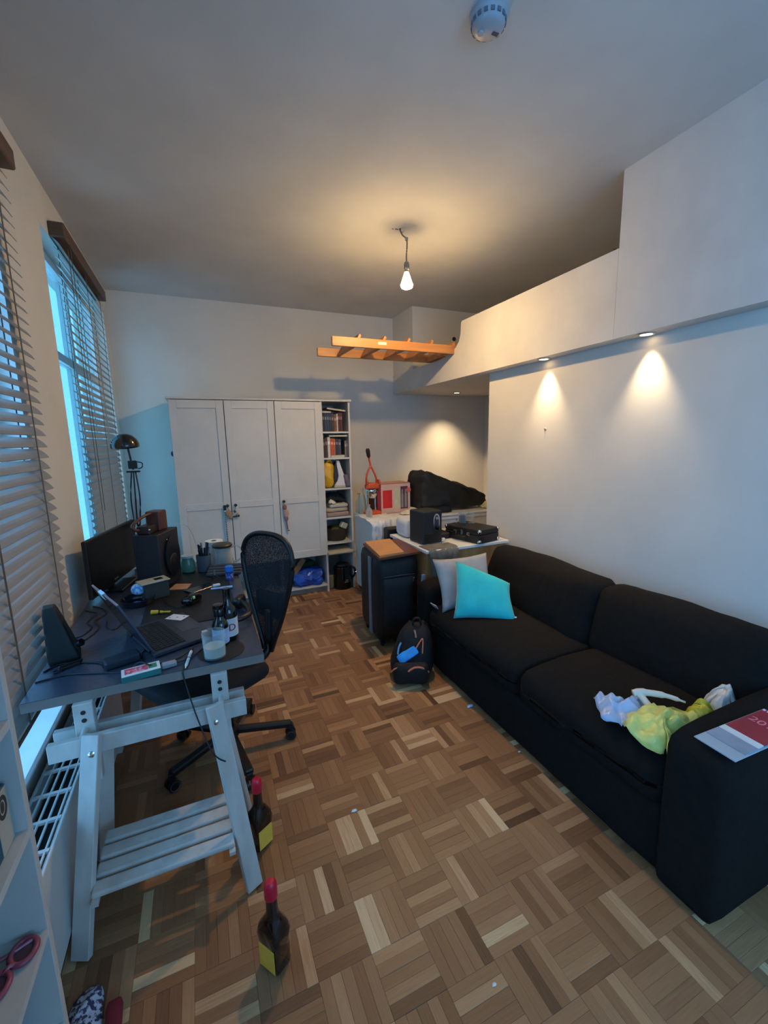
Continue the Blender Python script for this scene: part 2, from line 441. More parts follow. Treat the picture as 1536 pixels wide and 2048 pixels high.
# loft front: low parapet with a rounded cut for the ladder, full height panel nearer
def yz(poly, x, th): # polygon in (y,z) extruded along +x
    return prism(NB(), poly, th, Matrix(((0, 0, 1, x), (1, 0, 0, 0), (0, 1, 0, 0), (0, 0, 0, 1))))
par = [(1.753, ZL), (YB, ZL), (YB, 2.275), (3.62, 2.275), (3.50, 2.282), (3.39, 2.305), (3.32, 2.335), (3.275, 2.375), (3.252, 2.43), (3.247, 2.50), (3.243, 2.522), (3.23, 2.53), (1.753, 2.53)]
struct('wall_loft_1', yz(par, XP, .02), M_panel, 'low white parapet of the loft with a rounded ladder opening')
struct('wall_loft_2', yz([(YF, ZL), (1.75, ZL), (1.75, ZC), (YF, ZC)], XP - .002, .022), M_panel, 'full-height white panel closing the loft')
b = NB(); 
for yy in (1.80, 2.62): bx(b, (XP + .045, yy, 2.537), (.05, .012, .02))
struct('trim_1', b, mat('dark_bracket', (40, 32, 26), .6), 'small dark brackets on the parapet edge')

# windows
M_pane = glassy('window_glass', (225, 245, 250), .93, .02); M_tint = glassy('window_glass_tinted', (176, 204, 204), .95, .02)  # tint added to the far panes to tone down the sky brightness
M_frame = mat('window_frame_white', (226, 228, 228), .35, .05, 8)
for i, (y0, y1, z0, z1) in enumerate(WINS):
    fx0, fx1 = XL - .14, XL - .08; fw = .05; ym = (y0 + y1) / 2; zt = z0 + (z1 - z0) * .72
    b = NB()
    bb(b, fx0, fx1, y0, y0 + fw, z0, z1); bb(b, fx0, fx1, y1 - fw, y1, z0, z1); bb(b, fx0, fx1, y0 + fw, y1 - fw, z0, z0 + fw); bb(b, fx0, fx1, y0 + fw, y1 - fw, z1 - fw, z1)
    W = struct('window_%d' % (i + 1), b, M_frame, ['white window beside the white shelf, behind the nearer blind', 'white window in the far corner behind the desk lamp', 'unseen window added for daylight behind the photographer'][i])
    struct('mullion', bb(NB(), fx0 + .005, fx1 - .005, ym - .03, ym + .03, z0 + fw, z1 - fw), M_frame, parent=W)
    for a0, a1 in ((y0 + fw, ym - .03), (ym + .03, y1 - fw)):
        struct('transom', bb(NB(), fx0 + .005, fx1 - .005, a0, a1, zt - .025, zt + .025), M_frame, parent=W)
        for c0, c1 in ((z0 + fw, zt - .025), (zt + .025, z1 - fw)):
            struct('pane', bb(NB(), fx0 + .028, fx0 + .032, a0, a1, c0, c1), M_tint if i == 1 else M_pane, parent=W)
    s = struct('window_sill', bx(NB(), ((XL - .08 + XL + .035) / 2, ym, z0 + .006), (.115, y1 - y0 - .004, .024), None, .008), M_frame, parent=W)

b = NB()
for xa in (g0, (g0 + g1) / 2 - .03, g1 - .06): bb(b, xa, xa + .06, YF - .12, YF - .06, g2, g3)
for za in (g2, g3 - .06): bb(b, g0, g1, YF - .118, YF - .062, za, za + .06)
W = struct('window_4', b, M_frame, 'unseen window added for daylight behind the photographer, to the right')
for xa, xb in ((g0 + .06, (g0 + g1) / 2 - .03), ((g0 + g1) / 2 + .03, g1 - .06)): struct('pane', bb(NB(), xa, xb, YF - .092, YF - .088, g2 + .06, g3 - .06), M_pane, parent=W)

# ---------------------------------------------------------------- venetian blinds
M_slat = mat('blind_slat', (146, 140, 134), .35, .08, 6, stretch=(8, .6, 8))
M_val = mat('blind_valance_wood', (92, 66, 46), .5, .2, 6, stretch=(4, .5, 20))
M_tape = mat('blind_tape', (96, 84, 76), .8, .1)
def blind(y0, y1, ztop, zbot, label, x=-.603, pitch=.0445, tilt=62, mods=None):
    t = Thing('venetian_blind', label, 'blind', (x, (y0 + y1) / 2, zbot), 'wooden venetian blinds')
    t.part('valance', bx(NB(), (x + .01, (y0 + y1) / 2, ztop - .035), (.075, y1 - y0 + .03, .075), None, .006), M_val)
    L = y1 - y0 - .012; w = .053; b = NB(); a = math.radians(tilt); n = 5
    pr = [((k / (n - 1) - .5) * w, .004 * (1 - (2 * k / (n - 1) - 1) ** 2)) for k in range(n)]
    up = [(u, v + .0028) for u, v in pr]; poly = pr + up[::-1]
    # the room edge hangs low, the window edge is high
    M = Matrix(((-math.cos(a), math.sin(a), 0, 0), (0, 0, 1, -L / 2), (math.sin(a), math.cos(a), 0, 0), (0, 0, 0, 1)))
    prism(b, poly, L, M)
    z = ztop - .095; first = None; k = 0; rnd = random.Random(int(y0 * 10))
    while z > zbot + .03:
        if first is None:
            first = put('slat', b, M_slat, t.o); first.location = (0, 0, z - zbot)
        else: share(first, 'slat', t.o, (rnd.gauss(0, .0006), rnd.gauss(0, .0015), z - zbot), (rnd.gauss(0, .0012), rnd.gauss(0, .03), 0))
        z -= pitch; k += 1
    t.part('bottom_rail', bx(NB(), (x, (y0 + y1) / 2, zbot + .012), (.05, L, .018), None, .004), M_val)
    for q in (.12, .5, .88):
        yy = y0 + (y1 - y0) * q
        for s in (-1, 1):
            t.part('ladder_tape', bx(NB(), (x + s * .024, yy, (ztop + zbot) / 2 - .02), (.0015, .012, ztop - zbot - .06)), M_tape)
    t.part('pull_cord', tube(NB(), [(x + .045, y0 + .09, ztop - .07), (x + .045, y0 + .092, (ztop + zbot) / 2), (x + .046, y0 + .09, zbot + .35)], .0018, 5, 3), M_tape)
    return t
blind(1.0, 2.26, 2.685, .63, 'wooden venetian blind nearest the camera, cut by the left edge of the photo', tilt=46)
blind(3.0, 4.13, 2.735, .80, 'wooden venetian blind behind the black desk lamp', tilt=50)

# ---------------------------------------------------------------- radiator and pipe under the near window
t = Thing('radiator', 'white panel radiator with a slotted top grille under the desk', 'radiator', (-.54, 1.9, .06))
M_rad = mat('radiator_enamel', (205, 203, 198), .4, .05, 6)
t.part('front_panel', bx(NB(), (-.484, 1.70, .245), (.012, 1.5, .33), None, .004), M_rad)
t.part('back_panel', bx(NB(), (-.596, 1.70, .245), (.012, 1.5, .33), None, .004), M_rad)
t.part('core', bx(NB(), (-.54, 1.70, .22), (.085, 1.46, .26)), mat('radiator_dark', (30, 30, 32), .8))
t.part('top_rim', bx(NB(), (-.477, 1.70, .414), (.008, 1.5, .012), None, .002), M_rad)
b = NB()
for k in range(5): bx(b, (-.592 + k * .0245, 1.70, .412), (.0045, 1.48, .008))
t.part('grille_bars', b, M_rad)
for k in range(13):
    t.part('grille_rib', bx(NB(), (-.54, .98 + k * .12, .412), (.112, .012, .009)), M_rad)
t.part('valve', cyl(cyl(NB(), (-.52, 2.50, .08), (-.52, 2.50, .17), .014), (-.52, 2.50, .17), (-.52, 2.50, .23), .02, .017), M_chrome)
t.part('bracket_foot', bb(NB(), -.60, -.48, 1.05, 1.09, 0, .09), M_rad)
t.part('bracket_foot', bb(NB(), -.60, -.48, 2.32, 2.36, 0, .09), M_rad)

# ================================================================ ceiling lamp, downlights, detector
bxp, byp = 1.362, 2.70
t = Thing('pendant_bulb', 'bare glowing bulb hanging from the ceiling on a short knotted cord', 'lamp', (bxp, byp, 2.90))
t.part('ceiling_hook', tube(NB(), [(bxp - .03, byp + .035, 2.90), (bxp - .028, byp + .033, 2.885), (bxp - .015, byp + .02, 2.878), (bxp - .012, byp + .01, 2.885)], .003, 6), M_steel)
M_cord = mat('grey_cord', (120, 112, 100), .7)
t.part('cord', tube(NB(), [(bxp - .03, byp + .03, 2.895), (bxp - .022, byp + .015, 2.86), (bxp + .002, byp, 2.83), (bxp + .004, byp, 2.78), (bxp, byp, 2.74), (bxp, byp, 2.69)], .0045, 6), M_cord, smooth=True)
t.part('connector_block', bx(NB(), (bxp + .002, byp, 2.832), (.018, .014, .022), None, .003), mat('connector_grey', (150, 145, 135), .5))
t.part('socket', lathe(NB(), [(.006, .0), (.014, -.006), (.018, -.02), (.018, -.048), (.015, -.052)], (bxp, byp, 2.698), 18), mat('socket_grey', (128, 122, 112), .5), smooth='auto')
t.part('bulb_neck', lathe(NB(), [(.0135, 0), (.0135, -.018)], (bxp, byp, 2.648), 18), M_steel)
mb = mat('bulb_glow', (255, 235, 200), .3, 0, emit=(255, 212, 146), es=BULB_POWER)
t.part('bulb_collar', lathe(NB(), [(.014, .0), (.018, -.012), (.026, -.034), (.033, -.054), (.0393, -.073)], (bxp, byp, 2.632), 24, cap=False), mat('bulb_collar_glow', (250, 230, 190), .3, 0, emit=(255, 212, 146), es=16), smooth=True)
t.part('bulb_glass', lathe(NB(), [(.0395, -.0735), (.0395, -.084), (.034, -.094), (.022, -.10), (.004, -.103)], (bxp, byp, 2.632), 24), mb, smooth=True)
t.part('ceiling_crack', bx(bx(bx(NB(), (bxp - .05, byp + .04, 2.8995), (.022, .008, .002), RZ(0)), (bxp - .075, byp + .045, 2.8995), (.012, .006, .002)), (bxp - .03, byp + .03, 2.8995), (.01, .014, .002)), mat('crack_dark', (70, 58, 45), .9))

def downlight(x, y, label, tgt, size=72, k=1):
    t = Thing('downlight', label, 'lamp', (x, y, ZL), 'recessed downlights in the loft underside')
    t.part('ring', lathe(NB(), [(.030, -.001), (.030, -.006), (.040, -.007), (.044, -.004), (.045, 0), (.030, 0)], (x, y, ZL), 28, cap=False), M_steel, smooth='auto')
    t.part('lens', lathe(NB(), [(.0295, -.0005), (.0295, -.0035), (.02, -.0045), (.0, -.005)], (x, y, ZL), 24), mat('downlight_lens', (255, 240, 215), .3, 0, emit=(255, 214, 150), es=9), smooth=True)
    l = bpy.data.lights.new('downlight_beam', 'SPOT'); l.energy = SPOT_POWER * k; l.color = (1.0, .76, .46); l.spot_size = math.radians(size); l.spot_blend = 1.0; l.shadow_soft_size = .022
    o = bpy.data.objects.new('downlight_beam', l); COL.objects.link(o); o.location = (x, y, ZL - .012)
    d = Vector(tgt) - Vector((x, y, ZL)); o.rotation_euler = d.to_track_quat('-Z', 'Y').to_euler()
downlight(2.205, 1.60, 'recessed downlight nearest the camera, above the sofa', (2.225, 1.60, 0))
downlight(2.205, 2.325, 'recessed downlight above the far sofa cushion, near the wall corner', (2.225, 2.325, 0))
downlight(2.80, 4.30, 'recessed downlight inside the alcove above the dark holdall', (2.80, 4.50, 0), 95, 2.4)

t = Thing('smoke_detector', 'white round smoke detector at the top edge of the photo', 'smoke detector', (.985, 1.345, ZC))
M_sd = mat('detector_plastic', (168, 172, 180), .5, .06, 12)
t.part('body', lathe(NB(), [(.062, 0), (.062, -.012), (.055, -.018), (.052, -.034), (.040, -.044), (.0, -.046)], (.985, 1.345, ZC), 32), M_sd, smooth='auto')
b = NB()
for k in range(16):
    a = 2 * PI * k / 16; bx(b, (.0545, 0, -.026), (.004, .012, .012), T(.985, 1.345, ZC) @ RZ(a))
t.part('vent_slots', b, mat('slot_grey', (110, 116, 130), .8))
t.part('test_button', lathe(NB(), [(.010, 0), (.010, -.004), (.0, -.005)], (.965, 1.36, ZC - .045), 14), M_sd)
t.part('label_plate', bx(NB(), (1.012, 1.345, ZC - .0455), (.022, .012, .002)), mat('label_dark', (62, 66, 84), .6))

# ================================================================ ladder sticking out of the loft
t = Thing('loft_ladder', 'orange pine ladder pushed flat, sticking out of the loft opening', 'ladder', (1.6, 3.6, 2.29))
M_pine = mat('orange_pine', (188, 126, 70), .45, .22, 5, stretch=(.6, 6, 6), bump=.05)
def rail(y, x0, x1, z0): return bx(NB(), ((x0 + x1) / 2, y, z0 + .036), (x1 - x0, .026, .072), None, .003)
t.part('rail', rail(3.36, 1.035, 2.42, 2.283), M_pine)
t.part('rail', rail(3.80, 1.035, 2.42, 2.283), M_pine)
tr = None
for k in range(5):
    x = 1.245 + k * .222
    o = bx(NB(), (0, 0, 0), (.112, .412, .022), T(x, 3.58, 2.334) @ RY(-1.05), .002)
    bx(o, (0, -.2, .0), (.112, .06, .022), T(x, 3.58, 2.334) @ RY(-1.05), .002)
    t.part('tread', o, M_pine)
t.part('price_sticker', bx(NB(), (1.46, 3.3465, 2.325), (.075, .0012, .022)), mat('sticker', (232, 222, 200), .6))

# dark cable hole in the column
single('cable_hole', lathe(NB(), [(.022, 0), (.022, .006), (.015, .008), (.0, .008)], (2.66, 4.15, 2.612), 16, M=T(2.66, 4.15, 2.612) @ RX(PI / 2) @ T(-2.66, -4.15, -2.612)), mat('hole_dark', (48, 42, 36), .8), 'small dark hole cover on the boxed column', 'cover', (2.66, 4.15, 2.612))

# ================================================================ wardrobe with open shelf column
M_ward = mat('wardrobe_white', (208, 205, 197), .45, .04, 6)
M_knob = mat('dark_knob', (58, 46, 38), .35, .1)
WY, WD = 4.13, YB - .012
t = Thing('wardrobe', 'white three-door wardrobe with an open shelf column on its right', 'wardrobe', (.62, 4.38, 0))
t.part('top_board', bx(NB(), (.615, (WY - .012 + WD) / 2, 1.937), (1.655, WD - WY + .024, .018), None, .003), M_ward)
for x in (-.185, 1.137, 1.422):
    t.part('side_panel', bb(NB(), x - .009, x + .009, WY + (.0 if x > 1 else .004), WD, 0, 1.928), M_ward)
t.part('inner_panel', bb(NB(), .235, .251, WY + .03, WD, .10, 1.928), M_ward)
t.part('inner_panel', bb(NB(), .678, .694, WY + .03, WD, .06, 1.928), M_ward)
t.part('back_board', bb(NB(), -.176, 1.413, WD - .008, WD, .05, 1.928), mat('ward_back', (190, 187, 180), .6))
t.part('bottom_board', bb(NB(), -.176, 1.128, WY + .006, WD - .01, .062, .08), M_ward)
t.part('plinth', bb(NB(), -.176, 1.128, WY + .05, WY + .066, 0, .062), mat('plinth_taupe', (150, 140, 128), .6))  # plinth in a darker warm grey than the wardrobe white
t.part('cubby_top', bb(NB(), -.176, 1.128, WY + .03, WD - .01, .395, .412), M_ward)
for z in (1.640, 1.382, 1.074, .776, .512, .400):
    t.part('shelf', bb(NB(), 1.147, 1.413, WY + .004, WD - .01, z - .017, z), M_ward)
def door(x0, x1, z0, z1, ang, hinge, kx):
    # shaker door: thin panel with a raised border, cross rail a bit below the middle
    M = T(hinge, WY, 0) @ RZ(ang) @ T(-hinge, -WY, 0); y = WY - .009; s = .062
    d = t.part('door', bx(NB(), ((x0 + x1) / 2, y + .003, (z0 + z1) / 2), (x1 - x0, .012, z1 - z0), M), M_ward)
    fr = M_ward; zr = .985
    for c, sz in (((x0 + s / 2, z0 + (z1 - z0) / 2), (s, z1 - z0)), ((x1 - s / 2, z0 + (z1 - z0) / 2), (s, z1 - z0))):
        t.part('stile', bx(NB(), (c[0], y - .006, c[1]), (sz[0], .012, sz[1]), M, .002), fr, parent=d)
    for zz, h in ((z1 - .035, .07), (zr, .06), (z0 + .035, .07)):
        t.part('door_rail', bx(NB(), ((x0 + x1) / 2, y - .006, zz), (x1 - x0 - 2 * s, .0118, h), M, .002), fr, parent=d)
    t.part('knob', lathe(NB(), [(.006, 0), (.006, .012), (.014, .018), (.014, .024), (.006, .029), (0, .03)], (0, 0, 0), 16, M @ T(kx, y - .012, .985) @ RX(PI / 2)), M_knob, smooth='auto', parent=d)
door(-.192, .243, .40, 1.922, 0, -.192, .212)
door(.249, .683, .40, 1.922, .006, .683, .282)
door(.689, 1.128, .40, 1.922, 0, 1.128, .722)
single('hook_tag', bx(ball(NB(), (-.197, 4.118, 1.466), (.013, .008, .022)), (-.185, 4.117, 1.452), (.035, .004, .012), None, .002), mat('blue_tag', (52, 58, 118), .5), 'small dark blue clip on the left edge of the wardrobe', 'clip', (-.19, 4.118, 1.45))

# things hanging on the knobs
t = Thing('striped_tape', 'black and white striped strap hanging down the left wardrobe door', 'strap', (.183, 4.10, .62))
t.part('strap', tube(NB(), [(.186, 4.095, .955), (.184, 4.098, .80), (.190, 4.098, .60)], .0085, 8, 6), mat('strap_white', (200, 204, 208), .6))
b = NB()
for k in range(20): bx(b, (.1845 + .0003 * k, 4.089, .925 - k * .016), (.014, .004, .006), T(.1845, 4.089, .925 - k * .016) @ RY(.5) @ T(-.1845, -4.089, -.925 + k * .016))
t.part('dark_stripe', b, M_black)
t.part('clasp', bx(NB(), (.186, 4.095, .965), (.022, .018, .05), None, .005), M_black)
t = Thing('key_charms', 'bunch of wooden and felt charms hanging on the wardrobe knobs', 'charm', (.24, 4.09, .86))
for (x, z, sx, sz, c) in ((.214, .912, .026, .03, (168, 128, 92)), (.232, .885, .020, .026, (176, 134, 106)), (.272, .925, .012, .012, (96, 74, 60)), (.288, .90, .012, .014, (168, 160, 140))):
    t.part('charm', ball(NB(), (x, 4.085, z), (sx, .009, sz), None, 2), mat('charm_%d' % int(x * 1000), c, .7), smooth=True)
t.part('key', bx(cyl(NB(), (.25, 4.084, .878), (.295, 4.084, .882), .006), (.30, 4.084, .884), (.02, .005, .02), None, .003), mat('key_dark', (60, 62, 58), .4, metal=.6))
t.part('loop', tube(NB(), [(.212, 4.095, .975), (.222, 4.088, .94), (.248, 4.086, .93), (.275, 4.088, .945), (.282, 4.095, .975)], .002, 5), M_knob)
t = Thing('hanging_doll', 'pale pink cloth doll hanging on the right wardrobe knob', 'doll', (.735, 4.09, .68))
M_pink = mat('pink_felt', (196, 156, 142), .85, .12, 40); M_mau = mat('mauve_felt', (138, 108, 112), .85, .12, 40)
t.part('string', tube(NB(), [(.722, 4.092, .98), (.724, 4.088, .955)], .002, 5), M_mau)
t.part('head', ball(NB(), (.726, 4.088, .93), (.020, .014, .028), None, 2), mat('rust_felt', (150, 96, 84), .85), smooth=True)
t.part('body', ball(NB(), (.738, 4.088, .868), (.026, .014, .048), None, 2), M_pink, smooth=True)
t.part('skirt', ball(NB(), (.736, 4.088, .82), (.020, .012, .03), None, 2), M_mau, smooth=True)
t.part('leg', tube(NB(), [(.734, 4.088, .81), (.738, 4.088, .76), (.744, 4.087, .71)], .008, 6), M_mau)
t.part('foot', ball(NB(), (.750, 4.084, .70), (.014, .01, .007), None, 2), M_mau, smooth=True)

# books on the two top shelves
BK = mat
def book(x, w, h, z, c, label, d=.16, y=4.16, lean=0, gold=True, paper=True):
    t = Thing('book', label, 'book', (x + w / 2, y + d / 2, z), 'books on the open wardrobe shelves')
    M = T(x + w / 2, 0, z) @ RY(lean) @ T(-x - w / 2, 0, -z); cm = mat('cloth_%d_%d_%d' % c, c, .6, .15, 60)
    b = NB(); bx(b, (x + .0012, y + d / 2, z + h / 2), (.0024, d, h), M); bx(b, (x + w - .0012, y + d / 2, z + h / 2), (.0024, d, h), M); bx(b, (x + w / 2, y + .002, z + h / 2), (w, .004, h), M, .0012)
    t.part('cover', b, cm)
    t.part('pages', bx(NB(), (x + w / 2, y + d / 2 + .002, z + h / 2), (w - .005, d - .008, h - .008), M), mat('paper', (206, 198, 178), .8, .06, 80))
    if gold: t.part('spine_label', bx(NB(), (x + w / 2, y - .0006, z + h * .72), (w * .7, .001, h * .16), M), mat('spine_%d_%d_%d' % tuple(min(255, v + 70) for v in c), tuple(min(255, v + 70) for v in c), .5))
    return t
row1 = [(.024, .180, (34, 36, 40), 'black'), (.022, .178, (40, 58, 78), 'dark blue'), (.022, .180, (38, 60, 84), 'navy'), (.020, .176, (44, 52, 62), 'slate grey'), (.028, .172, (66, 48, 44), 'dark brown'), (.025, .166, (112, 78, 58), 'tan leather'), (.014, .176, (190, 182, 166), 'cream'), (.022, .185, (74, 34, 34), 'maroon'), (.021, .182, (92, 38, 36), 'oxblood')]
x = 1.152
for w_, h_, c, n in row1:
    book(x, w_, h_, 1.6405, c, '%s book standing on the top wardrobe shelf' % n); x += w_ + .0012
row2 = [(.018, .19, (52, 36, 36), 'very dark red'), (.026, .20, (74, 46, 40), 'chocolate brown'), (.026, .205, (206, 202, 192), 'thick white')]
x = 1.152
for w_, h_, c, n in row2: book(x, w_, h_, 1.3825, c, '%s book standing on the second wardrobe shelf' % n); x += w_ + .0012
xs = x
def flat_book(x0, x1, z, th, c, label, y=4.15, d=.17, rz=0):
    t = Thing('book', label, 'book', ((x0 + x1) / 2, y + d / 2, z), 'books on the open wardrobe shelves')
    cx = (x0 + x1) / 2; M = T(cx, y + d / 2, z) @ RY(rz) @ T(-cx, -y - d / 2, -z)
    b = NB(); bx(b, (cx, y + d / 2, z + .0012), (x1 - x0, d, .0024), M); bx(b, (cx, y + d / 2, z + th - .0012), (x1 - x0, d, .0024), M); bx(b, (x0 + .001, y + d / 2, z + th / 2), (.002, d, th), M)
    t.part('cover', b, mat('cloth_%d_%d_%d' % c, c, .6, .15, 60)); t.part('pages', bx(NB(), (cx + .002, y + d / 2, z + th / 2), (x1 - x0 - .006, d - .008, th - .005), M), mat('paper', (206, 198, 178), .8))
flat_book(xs, 1.37, 1.3825, .024, (206, 200, 184), 'cream book lying under the orange and violet books')
x = xs
for w_, h_, c, n in [(.034, .165, (196, 84, 44), 'bright orange-red'), (.016, .16, (178, 112, 70), 'thin amber'), (.030, .162, (62, 50, 66), 'dark violet'), (.028, .158, (78, 70, 84), 'grey violet')]:
    book(x, w_, h_, 1.4070, c, '%s book on the second wardrobe shelf' % n); x += w_ + .0012
for w_, h_, c, n in [(.016, .165, (122, 112, 106), 'pale grey'), (.016, .17, (92, 80, 84), 'dull mauve')]:
    book(1.376 + (0 if n[0] == 'p' else .0175), w_, h_, 1.3825, c, '%s book at the right end of the second wardrobe shelf' % n)
flat_book(1.152, 1.245, 1.8225, .016, (186, 178, 164), 'pale book lying on top of the blue and black books')
flat_book(1.20, 1.395, 1.845, .018, (110, 98, 88), 'tilted brown book on top of the upper book row', rz=.13)
flat_book(1.212, 1.405, 1.5895, .017, (176, 166, 150), 'beige book lying on top of the second book row')

# other shelf contents
t = Thing('plastic_bag', 'crumpled yellow plastic bag on the third wardrobe shelf', 'bag', (1.20, 4.20, 1.075))
b = NB(); softbox(b, (.10, .12, .27), .045, 9, (.01, .01, 0), .016, 14, 3, T(1.203, 4.215, 1.212))
t.part('bag', b, mat('yellow_plastic', (222, 172, 42), .4, .15, 20), smooth=True)
t.part('knot', tube(NB(), [(1.19, 4.19, 1.33), (1.20, 4.18, 1.352), (1.225, 4.185, 1.35), (1.235, 4.20, 1.33)], .011, 7), mat('yellow_plastic', (222, 172, 42), .4), smooth=True)
t = Thing('steam_iron', 'white upright iron with a dark soleplate on the third wardrobe shelf', 'iron', (1.31, 4.22, 1.075))
pol = [(0, 0), (.12, 0), (.125, .05), (.10, .12), (.075, .19), (.055, .25), (.025, .255), (.03, .19), (.045, .10), (.03, .05)]
t.part('body', prism(NB(), [(a * .95, c) for a, c in pol], .075, T(1.262, 4.245, 1.098) @ RX(PI / 2)), M_gloss)
t.part('soleplate', prism(NB(), [(.0, .05), (.03, .05), (.045, .10), (.03, .19), (.022, .24), (.0, .19)], .08, T(1.258, 4.248, 1.098) @ RX(PI / 2)), mat('dark_sole', (52, 52, 58), .4, metal=.4))
t.part('base', bx(NB(), (1.315, 4.21, 1.086), (.12, .09, .02), None, .005), mat('beige_base', (190, 182, 160), .5))
single('folded_cloth', softbox(NB(), (.045, .12, .13), .015, 6, (0, 0, 0), .006, 20, 2, T(1.388, 4.20, 1.142) @ RY(-.25)), mat('mauve_cloth', (118, 100, 112), .9, .15, 40), 'small mauve cloth leaning at the right of the iron', 'cloth', (1.388, 4.2, 1.075), smooth=True)
t = Thing('dark_garment', 'crumpled black garment lying on the fourth wardrobe shelf', 'clothing', (1.26, 4.30, .777))
t.part('garment', blob(NB(), [(1.16, 4.2), (1.25, 4.18), (1.36, 4.2), (1.40, 4.3), (1.36, 4.42), (1.2, 4.43), (1.155, 4.32)], .93, .07, .02, 18, seed=2), mat('black_cloth', (26, 26, 30), .9, .2, 40), smooth=True, solid=.01)
t = Thing('blanket_stack', 'stack of folded beige blankets on the fourth wardrobe shelf', 'blankets', (1.29, 4.27, .777))
for k, (w_, th, c, dx) in enumerate([(.245, .05, (168, 140, 124), .0), (.235, .042, (184, 168, 146), -.006), (.20, .04, (196, 184, 162), .012)]):
    t.part('folded_blanket', softbox(NB(), (w_, .26, th), .018, 8, (0, 0, .004), .004, 16, k, T(1.279 + dx, 4.285, .777 + sum((.05, .042, .04)[:k]) + th / 2)), mat('blanket_%d' % k, c, .95, .2, 30, stretch=(1, 1, 12)), smooth=True)
single('white_tissue', blob(NB(), [(1.19, 4.15), (1.24, 4.145), (1.27, 4.18), (1.24, 4.23), (1.19, 4.22)], .9105, .035, .012, 30, seed=5), mat('tissue', (222, 214, 198), .9), 'crumpled white tissue on the beige blankets', 'tissue', (1.23, 4.18, .91), smooth=True, solid=.003)
t = Thing('storage_basket', 'dark woven basket filled with olive cloth on the fifth wardrobe shelf', 'basket', (1.28, 4.28, .513))
t.part('basket', lathe(NB(), [(.10, 0), (.118, .09), (.122, .13), (.114, .13), (.108, .02)], (1.279, 4.275, .513), 20, cap=False), mat('wicker_dark', (56, 44, 28), .8, .35, 90, bump=.4, bscale=120), smooth='auto')
t.part('cloth', blob(NB(), [(1.19, 4.21), (1.28, 4.17), (1.37, 4.21), (1.38, 4.30), (1.32, 4.37), (1.21, 4.35)], .60, .055, .015, 20, seed=9), mat('olive_cloth', (92, 84, 34), .9, .3, 25), smooth=True, solid=.005)
single('paper_packet', bx(NB(), (0, 0, 0), (.075, .05, .06), T(1.345, 4.20, .672) @ RY(.5) @ RZ(.3), .008), mat('packet_cream', (204, 194, 164), .7), 'cream paper packet resting on the dark basket', 'packet', (1.345, 4.20, .64))
single('pale_board', bx(NB(), (1.285, 4.20, .4135), (.29, .26, .024), None, .006), mat('pale_board', (196, 184, 160), .6, .1, 12), 'pale tray poking out of the lowest wardrobe shelf', 'tray', (1.285, 4.2, .401))
# lower cubby
single('blue_bag', softbox(NB(), (.30, .22, .14), .05, 22, (.01, .01, .02), .034, 15, 6, T(.955, 4.25, .150)), mat('blue_plastic', (34, 82, 178), .4, .3, 14), 'crumpled blue shopping bag in the wardrobe bottom compartment', 'bag', (.955, 4.24, .081), smooth=True)
single('bag_tag', bx(NB(), (0, 0, 0), (.018, .003, .035), T(.935, 4.115, .222) @ RY(.6)), M_gloss, 'white tag sticking up from the blue bag', 'tag', (.935, 4.115, .21))
single('wood_plank', bx(NB(), (0, 0, 0), (.055, .02, .36), T(.80, 4.19, .225) @ RY(.62), .002), mat('raw_wood', (128, 98, 68), .7, .2, 6, stretch=(6, 6, .6)), 'bare wooden plank leaning in the wardrobe bottom compartment', 'plank', (.72, 4.19, .09))
single('red_box', bx(NB(), (.735, 4.36, .22), (.19, .16, .277), None, .004), mat('dark_red_card', (104, 26, 30), .6), 'dark red box at the back of the wardrobe bottom compartment', 'box', (.735, 4.36, .081))
single('green_cloth', softbox(NB(), (.2, .13, .18), .06, 8, (0, 0, 0), .02, 10, 4, T(1.0, 4.48, .18)), mat('green_cloth', (58, 84, 54), .9), 'dull green cloth behind the blue bag', 'cloth', (1.0, 4.42, .081), smooth=True)
# black jar on the floor below the shelf column
t = Thing('black_jar', 'glossy black lidded jug on the floor under the shelf column', 'jug', (1.31, 4.19, 0))
t.part('body', lathe(NB(), [(.085, 0), (.10, .01), (.105, .07), (.10, .13), (.088, .17), (.092, .215), (.086, .235), (.05, .245), (0, .247)], (1.31, 4.19, .001), 28), M_blackg, smooth='auto')
t.part('handle', tube(NB(), [(1.385, 4.15, .23), (1.425, 4.13, .215), (1.43, 4.13, .15), (1.39, 4.15, .09)], .013, 8), M_black, smooth=True)
t.part('badge', bx(bx(NB(), (1.325, 4.086, .105), (.03, .004, .012), None, .001), (1.32, 4.086, .085), (.04, .004, .010), None, .001), M_chrome)
t.part('lid', lathe(NB(), [(.07, 0), (.066, .02), (.03, .03), (0, .032)], (1.31, 4.19, .246), 24), M_black, smooth='auto')
single('grey_toy', softbox(NB(), (.06, .05, .15), .022, 6, (0, 0, 0), .008, 20, 1, T(1.19, 4.20, .076)), mat('grey_plush', (120, 120, 104), .9), 'small grey plush thing beside the black jug', 'toy', (1.19, 4.2, 0), smooth=True)

